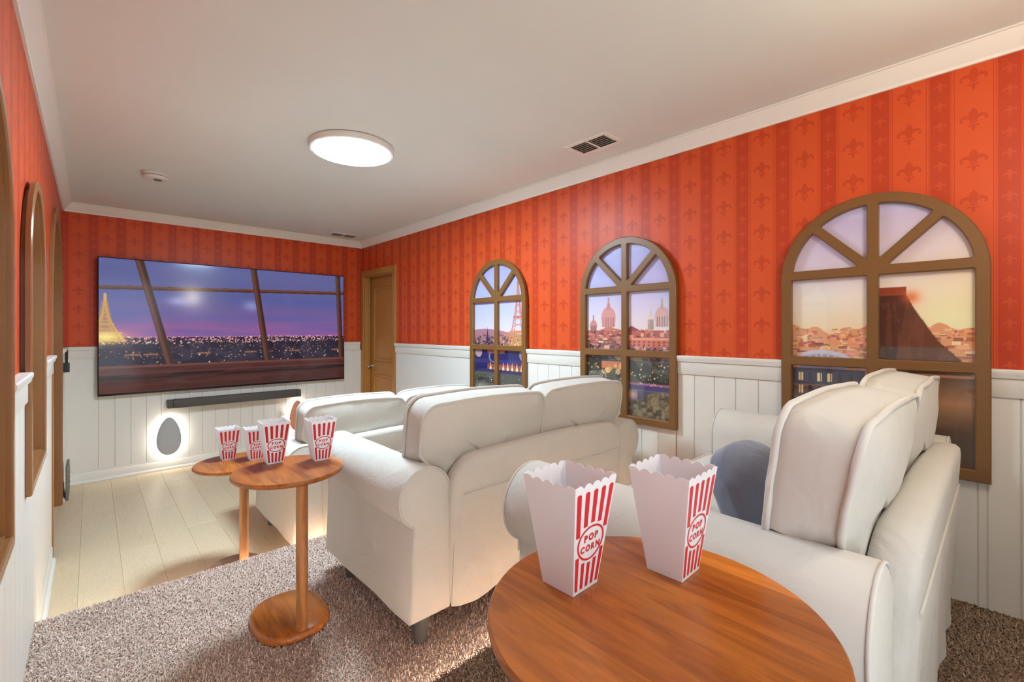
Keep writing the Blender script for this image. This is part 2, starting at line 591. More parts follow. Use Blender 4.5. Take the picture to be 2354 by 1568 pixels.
# ------------------------------------------------------------------ pictures painted into a colour grid
class Canvas:
    def __init__(s, w, h):
        s.w, s.h = w, h
        s.u, s.v = np.meshgrid((np.arange(w) + 0.5) / w, (np.arange(h) + 0.5) / h)
        s.c = np.zeros((h, w, 3))

    def grad(s, stops):
        vs = [a for a, _ in stops]
        for k in range(3):
            s.c[:, :, k] = np.interp(s.v, vs, [c[k] for _, c in stops])

    def put(s, mask, col, a=1.0):
        k = (mask * a)[:, :, None]
        s.c = s.c * (1 - k) + np.array(col, float) * k

    def rect(s, u0, u1, v0, v1, col, a=1.0):
        i0, i1 = max(0, round(u0 * s.w)), min(s.w, max(round(u1 * s.w), round(u0 * s.w) + 1))
        j0, j1 = max(0, round(v0 * s.h)), min(s.h, max(round(v1 * s.h), round(v0 * s.h) + 1))
        if i0 < i1 and j0 < j1:
            s.c[j0:j1, i0:i1] = s.c[j0:j1, i0:i1] * (1 - a) + np.array(col, float) * a

    def ell(s, u, v, ru, rv, col, a=1.0, soft=None):
        k = 3.0 if soft else 1.0
        i0, i1 = max(0, int((u - ru * k) * s.w) - 1), min(s.w, int((u + ru * k) * s.w) + 2)
        j0, j1 = max(0, int((v - rv * k) * s.h) - 1), min(s.h, int((v + rv * k) * s.h) + 2)
        if i0 >= i1 or j0 >= j1: return
        d = ((s.u[j0:j1, i0:i1] - u) / ru) ** 2 + ((s.v[j0:j1, i0:i1] - v) / rv) ** 2
        m = ((np.exp(-d * 2.0) if soft else (d < 1).astype(float)) * a)[:, :, None]
        s.c[j0:j1, i0:i1] = s.c[j0:j1, i0:i1] * (1 - m) + np.array(col, float) * m

    def poly(s, pts, col, a=1.0):
        inside = np.zeros(s.u.shape, bool)
        n = len(pts)
        for i in range(n):
            (x0, y0), (x1, y1) = pts[i - 1], pts[i]
            if y0 == y1: continue
            c = ((y0 > s.v) != (y1 > s.v)) & (s.u < (x1 - x0) * (s.v - y0) / (y1 - y0) + x0)
            inside ^= c
        s.put(inside.astype(float), col, a)

    def line(s, p, q, w, col, a=1.0, asp=1.0):
        px, py = p; qx, qy = q
        dx, dy = (qx - px) * asp, qy - py
        l2 = dx * dx + dy * dy
        t = np.clip((((s.u - px) * asp) * dx + (s.v - py) * dy) / l2, 0, 1)
        d = np.hypot((s.u - px) * asp - t * dx, (s.v - py) - t * dy)
        s.put((d < w).astype(float), col, a)

    def fbm(s, su, sv, seed=0, octv=4):
        r = np.random.default_rng(seed)
        out = np.zeros(s.u.shape); amp, tot = 1.0, 0.0
        for o in range(octv):
            gu, gv = max(2, int(su * 2 ** o)), max(2, int(sv * 2 ** o))
            g = r.random((gv + 2, gu + 2))
            x, y = s.u * gu, s.v * gv
            i, j = x.astype(int), y.astype(int)
            fx, fy = x - i, y - j
            fx = fx * fx * (3 - 2 * fx); fy = fy * fy * (3 - 2 * fy)
            out += amp * ((g[j, i] * (1 - fx) + g[j, i + 1] * fx) * (1 - fy) + (g[j + 1, i] * (1 - fx) + g[j + 1, i + 1] * fx) * fy)
            tot += amp; amp *= 0.5
        return out / tot

    def town(s, v0, v1, cols, n, seed, w=(0.02, 0.07), h=(0.01, 0.04), win=None):
        """rows of small house blocks, the farthest first"""
        r = random.Random(seed)
        for k in range(n):
            t = k / n
            v = v1 + (v0 - v1) * t
            u = r.random() * 1.1 - 0.05
            ww = r.uniform(*w) * (0.5 + t); hh = r.uniform(*h) * (0.5 + t)
            c = np.array(cols[r.randrange(len(cols))]) * r.uniform(0.82, 1.15)
            s.rect(u, u + ww, v - hh, v, c)
            s.rect(u, u + ww, v - hh * 0.25, v, c * r.uniform(0.6, 1.25))
            if win and r.random() < win:
                s.rect(u + ww * 0.3, u + ww * 0.5, v - hh * 0.7, v - hh * 0.45, (255, 190, 110))

    def lights(s, n, u0, u1, v0, v1, col, seed, size=(0.002, 0.006), asp=1.0, a=1.0):
        r = random.Random(seed)
        for k in range(n):
            q = r.uniform(*size)
            j = r.uniform(0.7, 1.1)
            s.ell(r.uniform(u0, u1), r.uniform(v0, v1), q, q * asp, [min(255, c * j) for c in col], a)

    def tower(s, u, v0, v1, wid, col, glow, asp):
        H = v1 - v0
        prof = lambda t: wid * (0.5 * (1 - t) ** 2.6 + 0.045 * (1 - t) + 0.008)
        for sg in (-1, 1):
            for k in range(24):
                t0, t1 = k / 24, (k + 1) / 24
                s.line((u + sg * prof(t0), v0 + H * t0), (u + sg * prof(t1), v0 + H * t1), 0.0055, col, 0.9, asp)
                s.line((u + sg * prof(t0) * 0.62, v0 + H * t0), (u + sg * prof(t1) * 0.55, v0 + H * t1), 0.004, col, 0.7, asp)
                if k % 2 == 0 and t0 < 0.8:
                    s.line((u - prof(t0), v0 + H * t0), (u + prof(t1), v0 + H * t1), 0.0025, col, 0.6, asp)
                    s.line((u + prof(t0), v0 + H * t0), (u - prof(t1), v0 + H * t1), 0.0025, col, 0.6, asp)
        for t in (0.16, 0.36):
            s.rect(u - prof(t) * 1.25, u + prof(t) * 1.25, v0 + H * t, v0 + H * (t + 0.03), col)
        s.ell(u, v0 + H * 0.05, wid * 0.8, H * 0.2, glow, 0.5, True)

    def linear(s):
        c = np.clip(s.c * np.array([1.04, 1.09, 1.10]) / 255.0, 0, 1)
        return np.where(c <= 0.04045, c / 12.92, ((c + 0.055) / 1.055) ** 2.4)


def picture_mesh(name, cv, fn, mat, inside=None):
    """grid of (w x h) coloured points; fn(u, v) -> xyz arrays"""
    w, h = cv.w, cv.h
    u, v = np.meshgrid(np.linspace(0, 1, w), np.linspace(0, 1, h))
    p = np.stack(fn(u, v), -1).reshape(-1, 3)
    idx = np.arange(w * h).reshape(h, w)
    q = np.stack([idx[:-1, :-1], idx[:-1, 1:], idx[1:, 1:], idx[1:, :-1]], -1).reshape(-1, 4)
    if inside is not None:
        ok = inside(u, v).reshape(-1)
        q = q[ok[q].any(1)]
    me = bpy.data.meshes.new(name)
    me.vertices.add(w * h); me.vertices.foreach_set('co', p.ravel())
    me.loops.add(q.size); me.loops.foreach_set('vertex_index', q.ravel())
    me.polygons.add(len(q))
    me.polygons.foreach_set('loop_start', np.arange(0, q.size, 4)); me.polygons.foreach_set('loop_total', np.full(len(q), 4))
    a = me.color_attributes.new('picture', 'FLOAT_COLOR', 'POINT')
    c = np.concatenate([cv.linear().reshape(-1, 3), np.ones((w * h, 1))], 1)
    a.data.foreach_set('color', c.ravel().astype(np.float32))
    me.materials.append(mat)
    me.update(calc_edges=True)
    me.validate()
    return me


def view_tower(w, h):
    c = Canvas(w, h)
    c.grad([(0, (70, 66, 62)), (.2, (84, 80, 78)), (.36, (92, 76, 92)), (.462, (190, 140, 140)), (.464, (226, 208, 226)), (.62, (200, 192, 228)), (1, (168, 164, 214))])
    hill = 0.485 + 0.02 * np.sin(c.u * 4 + .6)
    c.put(((c.v < hill) & (c.v > .3)).astype(float), (176, 118, 128))
    c.town(.36, .465, [(150, 100, 110), (116, 78, 98), (190, 130, 120), (92, 62, 92)], 260, 3)
    for u, t in ((.30, .52), (.28, .47), (.33, .47), (.12, .46), (.06, .45), (.45, .44)):
        c.poly([(u - .03, .36), (u - .012, t - .05), (u, t), (u + .012, t - .05), (u + .03, .36)], (70, 52, 82))
    c.tower(.86, .385, .93, .34, (206, 120, 100), (255, 190, 80), 0.59)
    c.lights(60, .6, 1, .36, .42, (255, 200, 120), 5, (.004, .010), .6)
    c.lights(70, 0, .6, .36, .43, (255, 190, 130), 6, (.003, .006), .6)
    c.rect(0, 1, .15, .365, (44, 44, 96)); c.rect(0, 1, .25, .28, (60, 58, 112))
    c.ell(.42, .30, .10, .045, (120, 120, 160)); c.ell(.42, .30, .07, .035, (40, 40, 88))
    c.ell(.12, .33, .07, .04, (190, 150, 150)); c.ell(.94, .32, .06, .04, (150, 130, 160))
    c.rect(.3, .62, .325, .35, (190, 110, 96))
    c.rect(.30, .95, .205, .245, (150, 84, 84))
    for k in range(8):
        u = .36 + k * .08
        c.poly([(u - .025, .205), (u, .265), (u + .025, .205)], (250, 150, 110)); c.ell(u, .215, .02, .012, (255, 206, 150))
    c.rect(0, 1, 0, .18, (86, 84, 76)); c.rect(.1, .5, .10, .14, (58, 56, 52)); c.lights(70, 0, 1, .03, .16, (236, 230, 200), 9, (.003, .007), .6)
    return c


def view_domes(w, h):
    c = Canvas(w, h)
    c.grad([(0, (84, 70, 60)), (.42, (170, 110, 110)), (.50, (238, 214, 208)), (.58, (228, 208, 222)), (.75, (196, 188, 226)), (1, (176, 172, 222))])
    def dome(u, v, r, col):
        c.rect(u - r * .9, u + r * .9, v - .05, v, col); c.ell(u, v, r, r * .78, [k * 1.08 for k in col])
        c.rect(u - r * .22, u + r * .22, v + r * .6, v + r * 1.0, col); c.line((u, v + r * .9), (u, v + r * 1.35), .004, col, 1, .59)
        for k in range(-2, 3): c.line((u + k * r * .34, v - .05), (u + k * r * .34, v), .003, [q * .7 for q in col], .7, .59)
    dome(.30, .565, .085, (204, 142, 138)); dome(.12, .52, .045, (196, 130, 126)); dome(.87, .565, .07, (206, 160, 156)); dome(.76, .55, .035, (222, 190, 180))
    c.rect(0, 1, .36, .495, (186, 104, 96))
    c.poly([(.16, .49), (.30, .515), (.5, .49)], (206, 128, 110)); c.poly([(.46, .49), (.56, .52), (.66, .49)], (150, 84, 84))
    c.town(.40, .50, [(206, 128, 112), (226, 160, 136), (150, 84, 88), (180, 104, 98)], 220, 13, win=.1)
    c.rect(.5, .98, .405, .445, (214, 120, 100)); c.rect(.5, .98, .44, .452, (236, 158, 130))
    for k in range(9): c.rect(.53 + k * .05, .55 + k * .05, .41, .42, (150, 70, 66)); c.rect(.53 + k * .05, .55 + k * .05, .425, .435, (150, 70, 66))
    c.town(.31, .41, [(84, 66, 92), (58, 50, 76), (120, 86, 100), (70, 70, 84)], 150, 14, win=.25)
    c.ell(.42, .355, .05, .03, (176, 150, 96)); c.ell(.62, .335, .05, .022, (150, 132, 96))
    n = c.fbm(14, 20, 3)
    c.put(((c.v < .325) & (c.v > .17)).astype(float), (60, 60, 56))
    c.put(((c.v < .325) & (c.v > .17) & (n > .52)).astype(float), (88, 84, 66))
    c.rect(.22, .46, .275, .318, (206, 116, 80)); c.lights(14, .05, .5, .25, .3, (255, 180, 110), 4, (.012, .03), .6, .8)
    c.lights(64, 0, 1, .215, .31, (255, 200, 160), 15, (.003, .009), .6)
    c.rect(0, 1, .10, .205, (76, 70, 112)); c.rect(0, 1, .196, .208, (170, 100, 130)); c.lights(50, 0, 1, .196, .21, (255, 190, 170), 16, (.003, .007), .6)
    c.rect(.3, 1, .11, .17, (110, 100, 120)); c.ell(.55, .14, .13, .035, (214, 170, 150), .9, True); c.ell(.92, .13, .10, .04, (214, 170, 150), .9, True); c.rect(.62, .8, .10, .165, (92, 84, 100))
    n2 = np.clip((c.fbm(34, 60, 8, 3) - .3) * 2.4, 0, 1)
    bush = .13 + .03 * np.sin(c.u * 9) + .05 * (c.fbm(12, 3, 9) - .5)
    bm = (c.v < bush)
    c.put(bm.astype(float), (92, 76, 62)); c.put(bm * n2, (176, 150, 112), .85)
    return c


def view_sunset(w, h):
    c = Canvas(w, h)
    c.grad([(0, (80, 56, 44)), (.36, (200, 120, 96)), (.5, (248, 216, 180)), (.62, (244, 226, 216)), (.78, (222, 204, 222)), (1, (196, 182, 222))])
    wm = np.clip((c.u - .35) * 1.3, 0, 1) * np.clip(1 - np.abs(c.v - .55) * 2.2, 0, 1)
    c.put(wm, (255, 224, 168), .9)
    c.ell(.86, .52, .16, .09, (255, 240, 190), .9, True)
    c.put(((c.v < .5 + .012 * np.sin(c.u * 17) + .01 * np.sin(c.u * 41)) & (c.v > .3)).astype(float), (230, 160, 116))
    c.town(.36, .505, [(236, 166, 122), (214, 130, 100), (246, 196, 150), (196, 110, 92), (226, 150, 130)], 420, 23, (.015, .06), (.006, .02))
    c.ell(.22, .37, .17, .045, (214, 200, 214)); c.ell(.22, .36, .15, .038, (170, 160, 190))
    for k in range(9): c.line((.22 + (k - 4) * .018, .36), (.22 + (k - 4) * .036, .40 - abs(k - 4) * .006), .003, (226, 216, 226), .9, .59)
    # a plain dark chimney block with a sloping shoulder stands at the right
    n = c.fbm(40, 10, 31)
    c.poly([(.47, .34), (.47, .60), (.50, .625), (.66, .625), (.70, .57), (.80, .46), (.93, .37), (.95, .34)], (70, 46, 40))
    c.poly([(.60, .34), (.66, .60), (.70, .57), (.80, .46), (.93, .37), (.95, .34)], (104, 66, 48), .8)
    c.put(((c.u > .47) & (c.u < .70 + (.57 - c.v) * 1.0) & (c.v > .34) & (c.v < .6) & (n > .6)).astype(float), (128, 84, 58), .35)
    c.rect(.49, .66, .625, .655, (150, 66, 44)); c.ell(.68, .615, .06, .035, (226, 110, 60), .8, True)
    # facade with lit windows at the lower left
    c.rect(0, .46, 0, .34, (92, 64, 62)); c.rect(0, .46, .27, .34, (66, 64, 84)); c.rect(0, .46, .262, .272, (120, 90, 84))
    for r in range(6):
        v = .285 - r * .052
        for k in range(8):
            u = .02 + k * .058
            lit = random.Random(r * 17 + k).random() < .28
            c.rect(u, u + .026, v, v + .034, (255, 210, 150) if lit else (48, 44, 58)); c.rect(u + .012, u + .014, v, v + .034, (60, 48, 50))
    c.put(((c.u > .5) & (c.v < .33)).astype(float), (92, 62, 46))
    k = np.clip(1 - np.abs(c.v - .24) / .1, 0, 1) * (c.u > .5)
    c.put(k, (186, 124, 80), .85)
    c.put(((c.u > .5) & (c.v < .12)).astype(float), (84, 64, 50), .7)
    return c


def view_screen(w, h):
    c = Canvas(w, h)
    c.grad([(0, (44, 18, 20)), (.40, (60, 38, 60)), (.41, (170, 84, 136)), (.46, (146, 84, 136)), (.58, (108, 84, 138)), (.75, (82, 84, 136)), (1, (92, 92, 138))])
    n = c.fbm(3, 14, 2)
    c.put(np.clip((n - .45) * 3, 0, 1) * (c.v > .42), (72, 82, 146), .55)
    c.ell(.26, .70, .06, .05, (166, 166, 214), .6, True); c.ell(.55, .68, .05, .06, (160, 160, 206), .6, True)
    # city at night
    band = (c.v < .415) & (c.v > .18)
    c.put(band.astype(float), (30, 20, 42))
    n2 = c.fbm(24, 20, 5)
    c.put((band & (n2 > .54)).astype(float), (52, 36, 56), .8)
    c.lights(620, 0, 1, .365, .42, (236, 170, 170), 41, (.0012, .0034), 1.8, .85)
    c.lights(210, 0, 1, .25, .37, (206, 140, 96), 42, (.001, .0028), 1.8, .8)
    c.lights(60, 0, 1, .20, .30, (236, 204, 150), 43, (.0012, .003), 1.8, .9)
    for u in (.08, .14, .33, .52, .72, .93): c.rect(u, u + .05, .275, .29, (150, 96, 60), .8)
    c.tower(.020, .385, .735, .115, (206, 150, 60), (255, 210, 90), 1.79)
    c.poly([(-.04, .385), (-.008, .50), (.011, .69), (.027, .69), (.045, .50), (.075, .385)], (186, 130, 54), .55)
    c.ell(.022, .42, .06, .05, (255, 226, 130), .8, True)
    # leaning timber window bars
    br, lt, dk = (70, 37, 28), (108, 64, 42), (44, 22, 20)
    def bar(p, q, w0):
        c.line(p, q, w0, br, 1, 1.79); c.line((p[0] - .006, p[1]), (q[0] - .006, q[1]), w0 * .35, lt, .7, 1.79); c.line((p[0] + .009, p[1]), (q[0] + .009, q[1]), w0 * .25, dk, .8, 1.79)
    c.line((-.05, .78), (1.05, .835), .015, br, 1, 1.79); c.line((-.05, .787), (1.05, .842), .007, lt, .8, 1.79)
    bar((.125, 1.02), (.235, .18), .026); bar((.555, 1.02), (.62, .18), .024); bar((.965, 1.02), (.985, .18), .022)
    # sill
    n3 = c.fbm(6, 40, 7)
    c.rect(0, 1, 0, .205, (66, 30, 28)); c.rect(0, 1, .185, .205, (106, 56, 44)); c.rect(0, 1, .135, .15, (84, 40, 36)); c.rect(0, 1, .10, .135, (36, 16, 18))
    c.put((c.v < .2) & (n3 > .55), (88, 44, 38), .5)
    return c


# ------------------------------------------------------------------ the setting
# walls: wallpaper slabs, boards and mouldings are their children
wf = MB().box(XL, XR, YF, YF + 0.1, 0, ZC).build('wall_front', M['paper_front'])
tag(wf, kind='structure')
DY0, DY1, DZ = 4.655, 5.405, 2.005          # door opening in the right wall
wr = MB().box(XR, XR + 0.2, YB, DY0, 0, ZC).box(XR, XR + 0.2, DY0, DY1, DZ, ZC).box(XR, XR + 0.2, DY1, YF + 0.1, 0, ZC).build('wall_right', M['paper_side'])
tag(wr, kind='structure')
# left wall: two deep arched windows and an arched doorway
LW = [(1.10, 1.80), (2.28, 2.98)]
WZ0, WZ1 = 0.765, 1.925
AD0, AD1, ADZ = 3.80, 4.90, 2.09
r = (AD1 - AD0) / 2
door_arch = [(AD1 - r + r * math.cos(PI * k / 24), ADZ - r + r * math.sin(PI * k / 24)) for k in range(25)]   # from AD1 to AD0
outer = [(YB, 0), (YB, ZC), (YF, ZC), (YF, 0), (AD1, 0)] + door_arch + [(AD0, 0)]
holes = [arch_outline(a, b, WZ0, WZ1) for a, b in LW]
wl = plate(MB(), outer, [offset_poly(h, 0.03) for h in holes], XL - 0.2, XL, lambda u, v, d: (d, u, v)).build('wall_left', M['paper_side'])
tag(wl, kind='structure')
# unseen back wall, white and left open beside the camera to let in fill
wb = MB().box(.95, XR, YB - 0.1, YB, 0, ZC).box(XL - 0.2, .95, YB - 0.1, YB, 2.25, ZC).build('wall_back', M['white'])
tag(wb, kind='structure')
ce = MB().box(XL - 0.2, XR + 0.2, YB - 0.1, YF + 0.1, ZC, ZC + 0.08).build('ceiling', M['ceiling'])
tag(ce, kind='structure')

# wood floor: sub-floor and separate planks
fl = MB().box(XL, XR, E1 - 0.1, YF, -0.05, -0.012).build('floor', M['vent_dark'])
tag(fl, kind='structure')
FW = 0.1765
plank_cache = {}
def floor_plank(x0, x1, y0, y1):
    key = (round(x1 - x0, 4), round(y1 - y0, 3))
    g, b = 0.0003, 0.0012
    if key not in plank_cache:
        w, l = key
        lo = lambda q, z: [(q, q, z), (w - q, q, z), (w - q, l - q, z), (q, l - q, z)]
        plank_cache[key] = MB().loft([lo(g, -0.012), lo(g, -b), lo(g + b, 0)]).mesh('plank', M['plank'])
    link('plank', plank_cache[key], fl, (x0, y0, 0))
x = -0.227
i = 0
while x < XR:
    a, b = max(x, XL), min(x + FW, XR)
    y = YF - (0.35, 0.95, 0.62, 1.18, 0.48)[i % 5]
    y1 = YF
    while True:
        floor_plank(a, b, max(y, E1 - 0.06), y1)
        if y <= E1 - 0.06: break
        y1 = y; y -= 1.22
    x += FW; i += 1

# carpeted tiers with a rounded nosing and a recessed riser
def tier(name, x0, x1, yb, yf, z0, z1, mat):
    mb = MB()
    prof = [(yb, z0), (yb, z1), (yf - 0.018, z1), (yf - 0.008, z1 - 0.003), (yf - 0.002, z1 - 0.010), (yf, z1 - 0.02), (yf - 0.004, z1 - 0.036), (yf - 0.035, z1 - 0.042), (yf - 0.035, z0)]
    mb.loft([[(x0, y, z) for y, z in prof], [(x1, y, z) for y, z in prof]])
    return tag(mb.build(name, mat, smooth=50), kind='structure')
tier('floor_lower_tier', XL, XR, YB, E1, -0.05, T1 - 0.004, M['carpet1b'])
tier('floor_upper_tier', XL, XR, YB, E2, T1 - 0.02, T2 - 0.004, M['carpet2b'])
fh = MB().box(XL - 0.2, .95, YB - 1.6, YB, T2 - 0.06, T2 - 0.004).build('floor_beyond_opening', M['carpet2b'])  # floor beyond the opening added for fill light
tag(fh, kind='structure')


def pile(name, rects, z, edge, mat, label, spacing, ln):
    """short curled carpet tufts; rects of (x0, x1, y0, y1)"""
    pts = []
    for x0, x1, y0, y1 in rects:
        nx, ny = int((x1 - x0) / spacing), int((y1 - y0) / spacing)
        gx, gy = np.meshgrid((np.arange(nx) + .5) / nx, (np.arange(ny) + .5) / ny)
        p = np.stack([x0 + gx.ravel() * (x1 - x0), y0 + gy.ravel() * (y1 - y0)], -1)
        pts.append(p + RNG.uniform(-.55, .55, p.shape) * spacing)
    p = np.concatenate(pts)
    for k, (lo, hi) in enumerate(((XL + .004, XR - .004), (YB, edge - .006))):
        p[:, k] = np.clip(p[:, k], lo, hi)
    n = len(p)
    ang = RNG.uniform(0, 2 * PI, n); lean = RNG.uniform(.25, 1.0, n) * ln; hgt = RNG.uniform(.55, 1.0, n) * ln
    d = np.stack([np.cos(ang), np.sin(ang)], -1); s = np.stack([-d[:, 1], d[:, 0]], -1) * (spacing * .26)
    bend = RNG.uniform(-.5, .5, n)[:, None]
    b0 = p; b1 = p + d * (lean * .4)[:, None]; b2 = b1 + (d + s / spacing * 3 * bend) * (lean * .7)[:, None]
    lip = np.clip((p[:, 1] - (edge - .02)) / .02, 0, 1) ** 2 * .012
    zb = np.full(n, z - .006) - lip
    V = np.empty((n, 6, 3))
    for k, (q, w, zz) in enumerate(((b0, 1.0, zb), (b1, 1.1, zb + hgt * .75 + .003), (b2, .55, zb + hgt * .8 + .002))):
        V[:, 2 * k, :2] = q - s * w; V[:, 2 * k + 1, :2] = q + s * w
        V[:, 2 * k, 2] = zz; V[:, 2 * k + 1, 2] = zz
    i = np.arange(n)[:, None] * 6
    F = np.concatenate([i + [0, 1, 3, 2], i + [2, 3, 5, 4]], 1).reshape(-1, 4)
    me = bpy.data.meshes.new(name)
    me.vertices.add(n * 6); me.vertices.foreach_set('co', V.ravel())
    me.loops.add(F.size); me.loops.foreach_set('vertex_index', F.ravel())
    me.polygons.add(len(F)); me.polygons.foreach_set('loop_start', np.arange(0, F.size, 4)); me.polygons.foreach_set('loop_total', np.full(len(F), 4))
    a = me.attributes.new('tone', 'FLOAT', 'POINT')
    a.data.foreach_set('value', np.repeat(RNG.random(n), 6).astype(np.float32))
    me.materials.append(mat)
    me.update(calc_edges=True)
    return tag(link(name, me), label, 'carpet', kind='stuff')

pile('carpet_pile', [(XL, 1.0, E2 - .03, E1), (1.0, XR, E2 - .03, 1.62), (1.0, XR, 2.3, E1)], T1, E1, M['carpet1'], 'short taupe carpet pile on the lower tier under the middle loveseat', .0072, .0125)
pile('carpet_pile', [(XL, 1.0, .75, E2), (1.0, XR, .9, E2), (.9, XR, -.3, .35)], T2, E2, M['carpet2'], 'short brown carpet pile on the upper tier under the rear loveseat', .0072, .0125)

# light strips tucked under the nosings
for y, z, lab in ((E1, T1, 'slim warm light strip under the nosing above the wood floor'), (E2, T2, 'slim warm light strip under the nosing of the upper brown tier')):
    o = empty('light_strip', (0, 0, 0))
    MB().box(XL + .02, XR - .02, y - .034, y - .012, z - .046, z - .042).box(XL + .02, XR - .02, y - .0135, y - .012, z - .0525, z - .046).build('channel', M['white'], o)  # channel with a front lip added to keep light off the loveseat skirts
    MB().box(XL + .03, XR - .03, y - .033, y - .016, z - .0485, z - .0462).build('light_band', M['led'], o)
    tag(o, lab, 'light strip')

# --- boards of the wainscot
board_cache = {}
def boards(wall, axis, face, sign, a0, a1, obstacles, ztop, zbot, start, plain=()):
    """axis 0: runs along x at y=face; axis 1: runs along y at x=face. sign: inward direction. obstacles: (a0, a1, z0)"""
    cuts = {a0, a1}
    a = start
    while a < a1:
        if a > a0 and not any(p0 < a < p1 for p0, p1 in plain): cuts.add(round(a, 4))
        a += PW
    for o in obstacles: cuts.update((max(a0, o[0]), min(a1, o[1])))
    for p0, p1 in plain: cuts.update((p0, p1))
    cuts = sorted(c for c in cuts if a0 <= c <= a1)
    for c0, c1 in zip(cuts, cuts[1:]):
        if c1 - c0 < 0.006: continue
        mid = (c0 + c1) / 2
        top = min([o[2] for o in obstacles if o[0] < mid < o[1]] + [ztop])
        bot = zbot(mid) if callable(zbot) else zbot
        if top <= bot + .02: continue
        key = (axis, sign, round(c1 - c0, 3), round(top - bot, 3))
        if key not in board_cache:
            w, h = c1 - c0, top - bot
            g, ch, th = .0001, .0035, .012
            def lp(q, d):
                pts = [(g + q, 0), (w - g - q, 0), (w - g - q, h), (g + q, h)]
                return [((u, d * sign, v) if axis == 0 else (d * sign, u, v)) for u, v in pts]
            board_cache[key] = MB().loft([lp(0, .0005), lp(0, th - ch * 1.5), lp(ch * .55, th - ch * .8), lp(ch, th)]).mesh('board', M['white'])
        link('board', board_cache[key], wall, (c0, face, bot) if axis == 0 else (face, c0, bot))

RW = [(0.032, 0.734), (1.274, 1.97), (2.505, 3.207)]     # framed windows on the right wall
fr_in = 0.012
floor_z = lambda y: T2 if y < E2 else (T1 if y < E1 else 0.0)
boards(wf, 0, YF, -1, XL, XR, [], RAIL - .10, .10, 0.045)
boards(wr, 1, XR, -1, YB, YF, [(a + fr_in, b - fr_in, WZ0 + .02) for a, b in RW] + [(4.588, YF, 0)], RAIL - .10, lambda y: floor_z(y) + (.10 if y > E1 else 0.0), 0.0695 - PW * 5, plain=[(3.207, 4.588)])
boards(wl, 1, XL, 1, YB, YF, [(a + fr_in, b - fr_in, WZ0 + .02) for a, b in LW] + [(AD0 - .07, AD1 + .07, 0)], RAIL - .10, lambda y: floor_z(y) + (.08 if y > E1 else 0.0), 0.02 - PW * 5)

# --- chair rail, baseboards, crown: profiles (distance from wall, z)
def along(axis, face, sign, prof, a0, a1, m0=0, m1=0):
    """profile extruded along a wall; m0/m1 mitre the ends inward (1) for inside corners"""
    loops = []
    for a, mt, sg in ((a0, m0, 1), (a1, m1, -1)):
        lp = []
        for d, z in prof:
            q = a + sg * mt * d
            lp.append((q, face + sign * d, z) if axis == 0 else (face + sign * d, q, z))
        loops.append(lp)
    return MB().loft(loops)

rail_p = [(.0005, RAIL - .105), (.018, RAIL - .105), (.020, RAIL - .102), (.020, RAIL - .036), (.028, RAIL - .032), (.030, RAIL - .022), (.034, RAIL - .014), (.034, RAIL - .004), (.030, RAIL), (.0005, RAIL)]
def rail(wall, axis, face, sign, segs):
    for a, b in segs:
        along(axis, face, sign, rail_p, a, b).build('chair_rail', M['white'], wall, 35)
rail(wf, 0, YF, -1, [(XL + .034, XR - .034)])
rail(wr, 1, XR, -1, [(YB, .032), (.734, 1.274), (1.97, 2.505), (3.207, 4.588)])
rail(wl, 1, XL, 1, [(YB, 1.10), (1.80, 2.28), (2.98, AD0 - .07), (AD1 + .07, YF)])
base_p = [(.0005, 0.001), (.030, .001), (.030, .012), (.024, .022), (.016, .026), (.016, .085), (.012, .092), (.013, .100), (.008, .108), (.0005, .108)]
tag(along(0, YF, -1, base_p, XL, XR, 0, 0).build('baseboard_front', M['white'], None, 35), kind='structure')
bl = along(1, XL, 1, base_p, E1 + .002, AD0 - .07).build('baseboard_left', M['white'], None, 35)
tag(bl, kind='structure')
along(1, XL, 1, base_p, AD1 + .07, YF - .03).build('far_length', M['white'], bl, 35)
tag(along(1, XR, -1, base_p, E1 + .002, 4.588).build('baseboard_right', M['white'], None, 35), kind='structure')
crown_p = [(0, ZC - .078), (.010, ZC - .078), (.012, ZC - .066), (.018, ZC - .060), (.036, ZC - .030), (.046, ZC - .016), (.050, ZC - .008), (.058, ZC - .006), (.058, ZC), (0, ZC)]
for k, (ax, fc, sg, a0, a1) in enumerate(((0, YF, -1, XL, XR), (1, XR, -1, YB, YF), (1, XL, 1, YB, YF), (0, YB, 1, XL, XR))):
    tag(along(ax, fc, sg, crown_p, a0, a1, 1, 1).build('trim_%d' % (k + 1), M['crown'], None, 30), kind='structure')

# --- brown panelled door in the right wall
d1 = empty('door_1', (XR, (DY0 + DY1) / 2, 0)); tag(d1, 'brown painted two panel door beside the television wall', kind='structure')
def dbox(x0, x1, y0, y1, z0, z1, name, mat, par=None, b=.004):
    o = MB().bbox(x0 - XR, x1 - XR, y0 - (DY0 + DY1) / 2, y1 - (DY0 + DY1) / 2, z0, z1, b).build(name, mat, par or d1, 40)
    return o
for (y0, y1, z0, z1) in ((4.590, DY0 + .006, 0.0, DZ + .066), (DY1 - .006, YF - .008, 0.0, DZ + .066)):
    dbox(XR - .020, XR + .001, y0, y1, z0, z1, 'casing', M['door'])
dbox(XR - .020, XR + .001, DY0 + .006, DY1 - .006, DZ - .006, DZ + .066, 'casing', M['door'])
dbox(XR, XR + .13, DY0, DY0 + .016, 0, DZ, 'jamb', M['door'])
dbox(XR, XR + .13, DY1 - .016, DY1, 0, DZ, 'jamb', M['door'])
dbox(XR, XR + .13, DY0 + .016, DY1 - .016, DZ - .016, DZ, 'jamb', M['door'])
dbox(XR + .048, XR + .068, DY1 - .030, DY1 - .016, 0, DZ - .016, 'door_stop', M['door'])
slab = dbox(XR + .072, XR + .11, DY0 + .018, DY1 - .018, .01, DZ - .018, 'door_slab', M['door'])
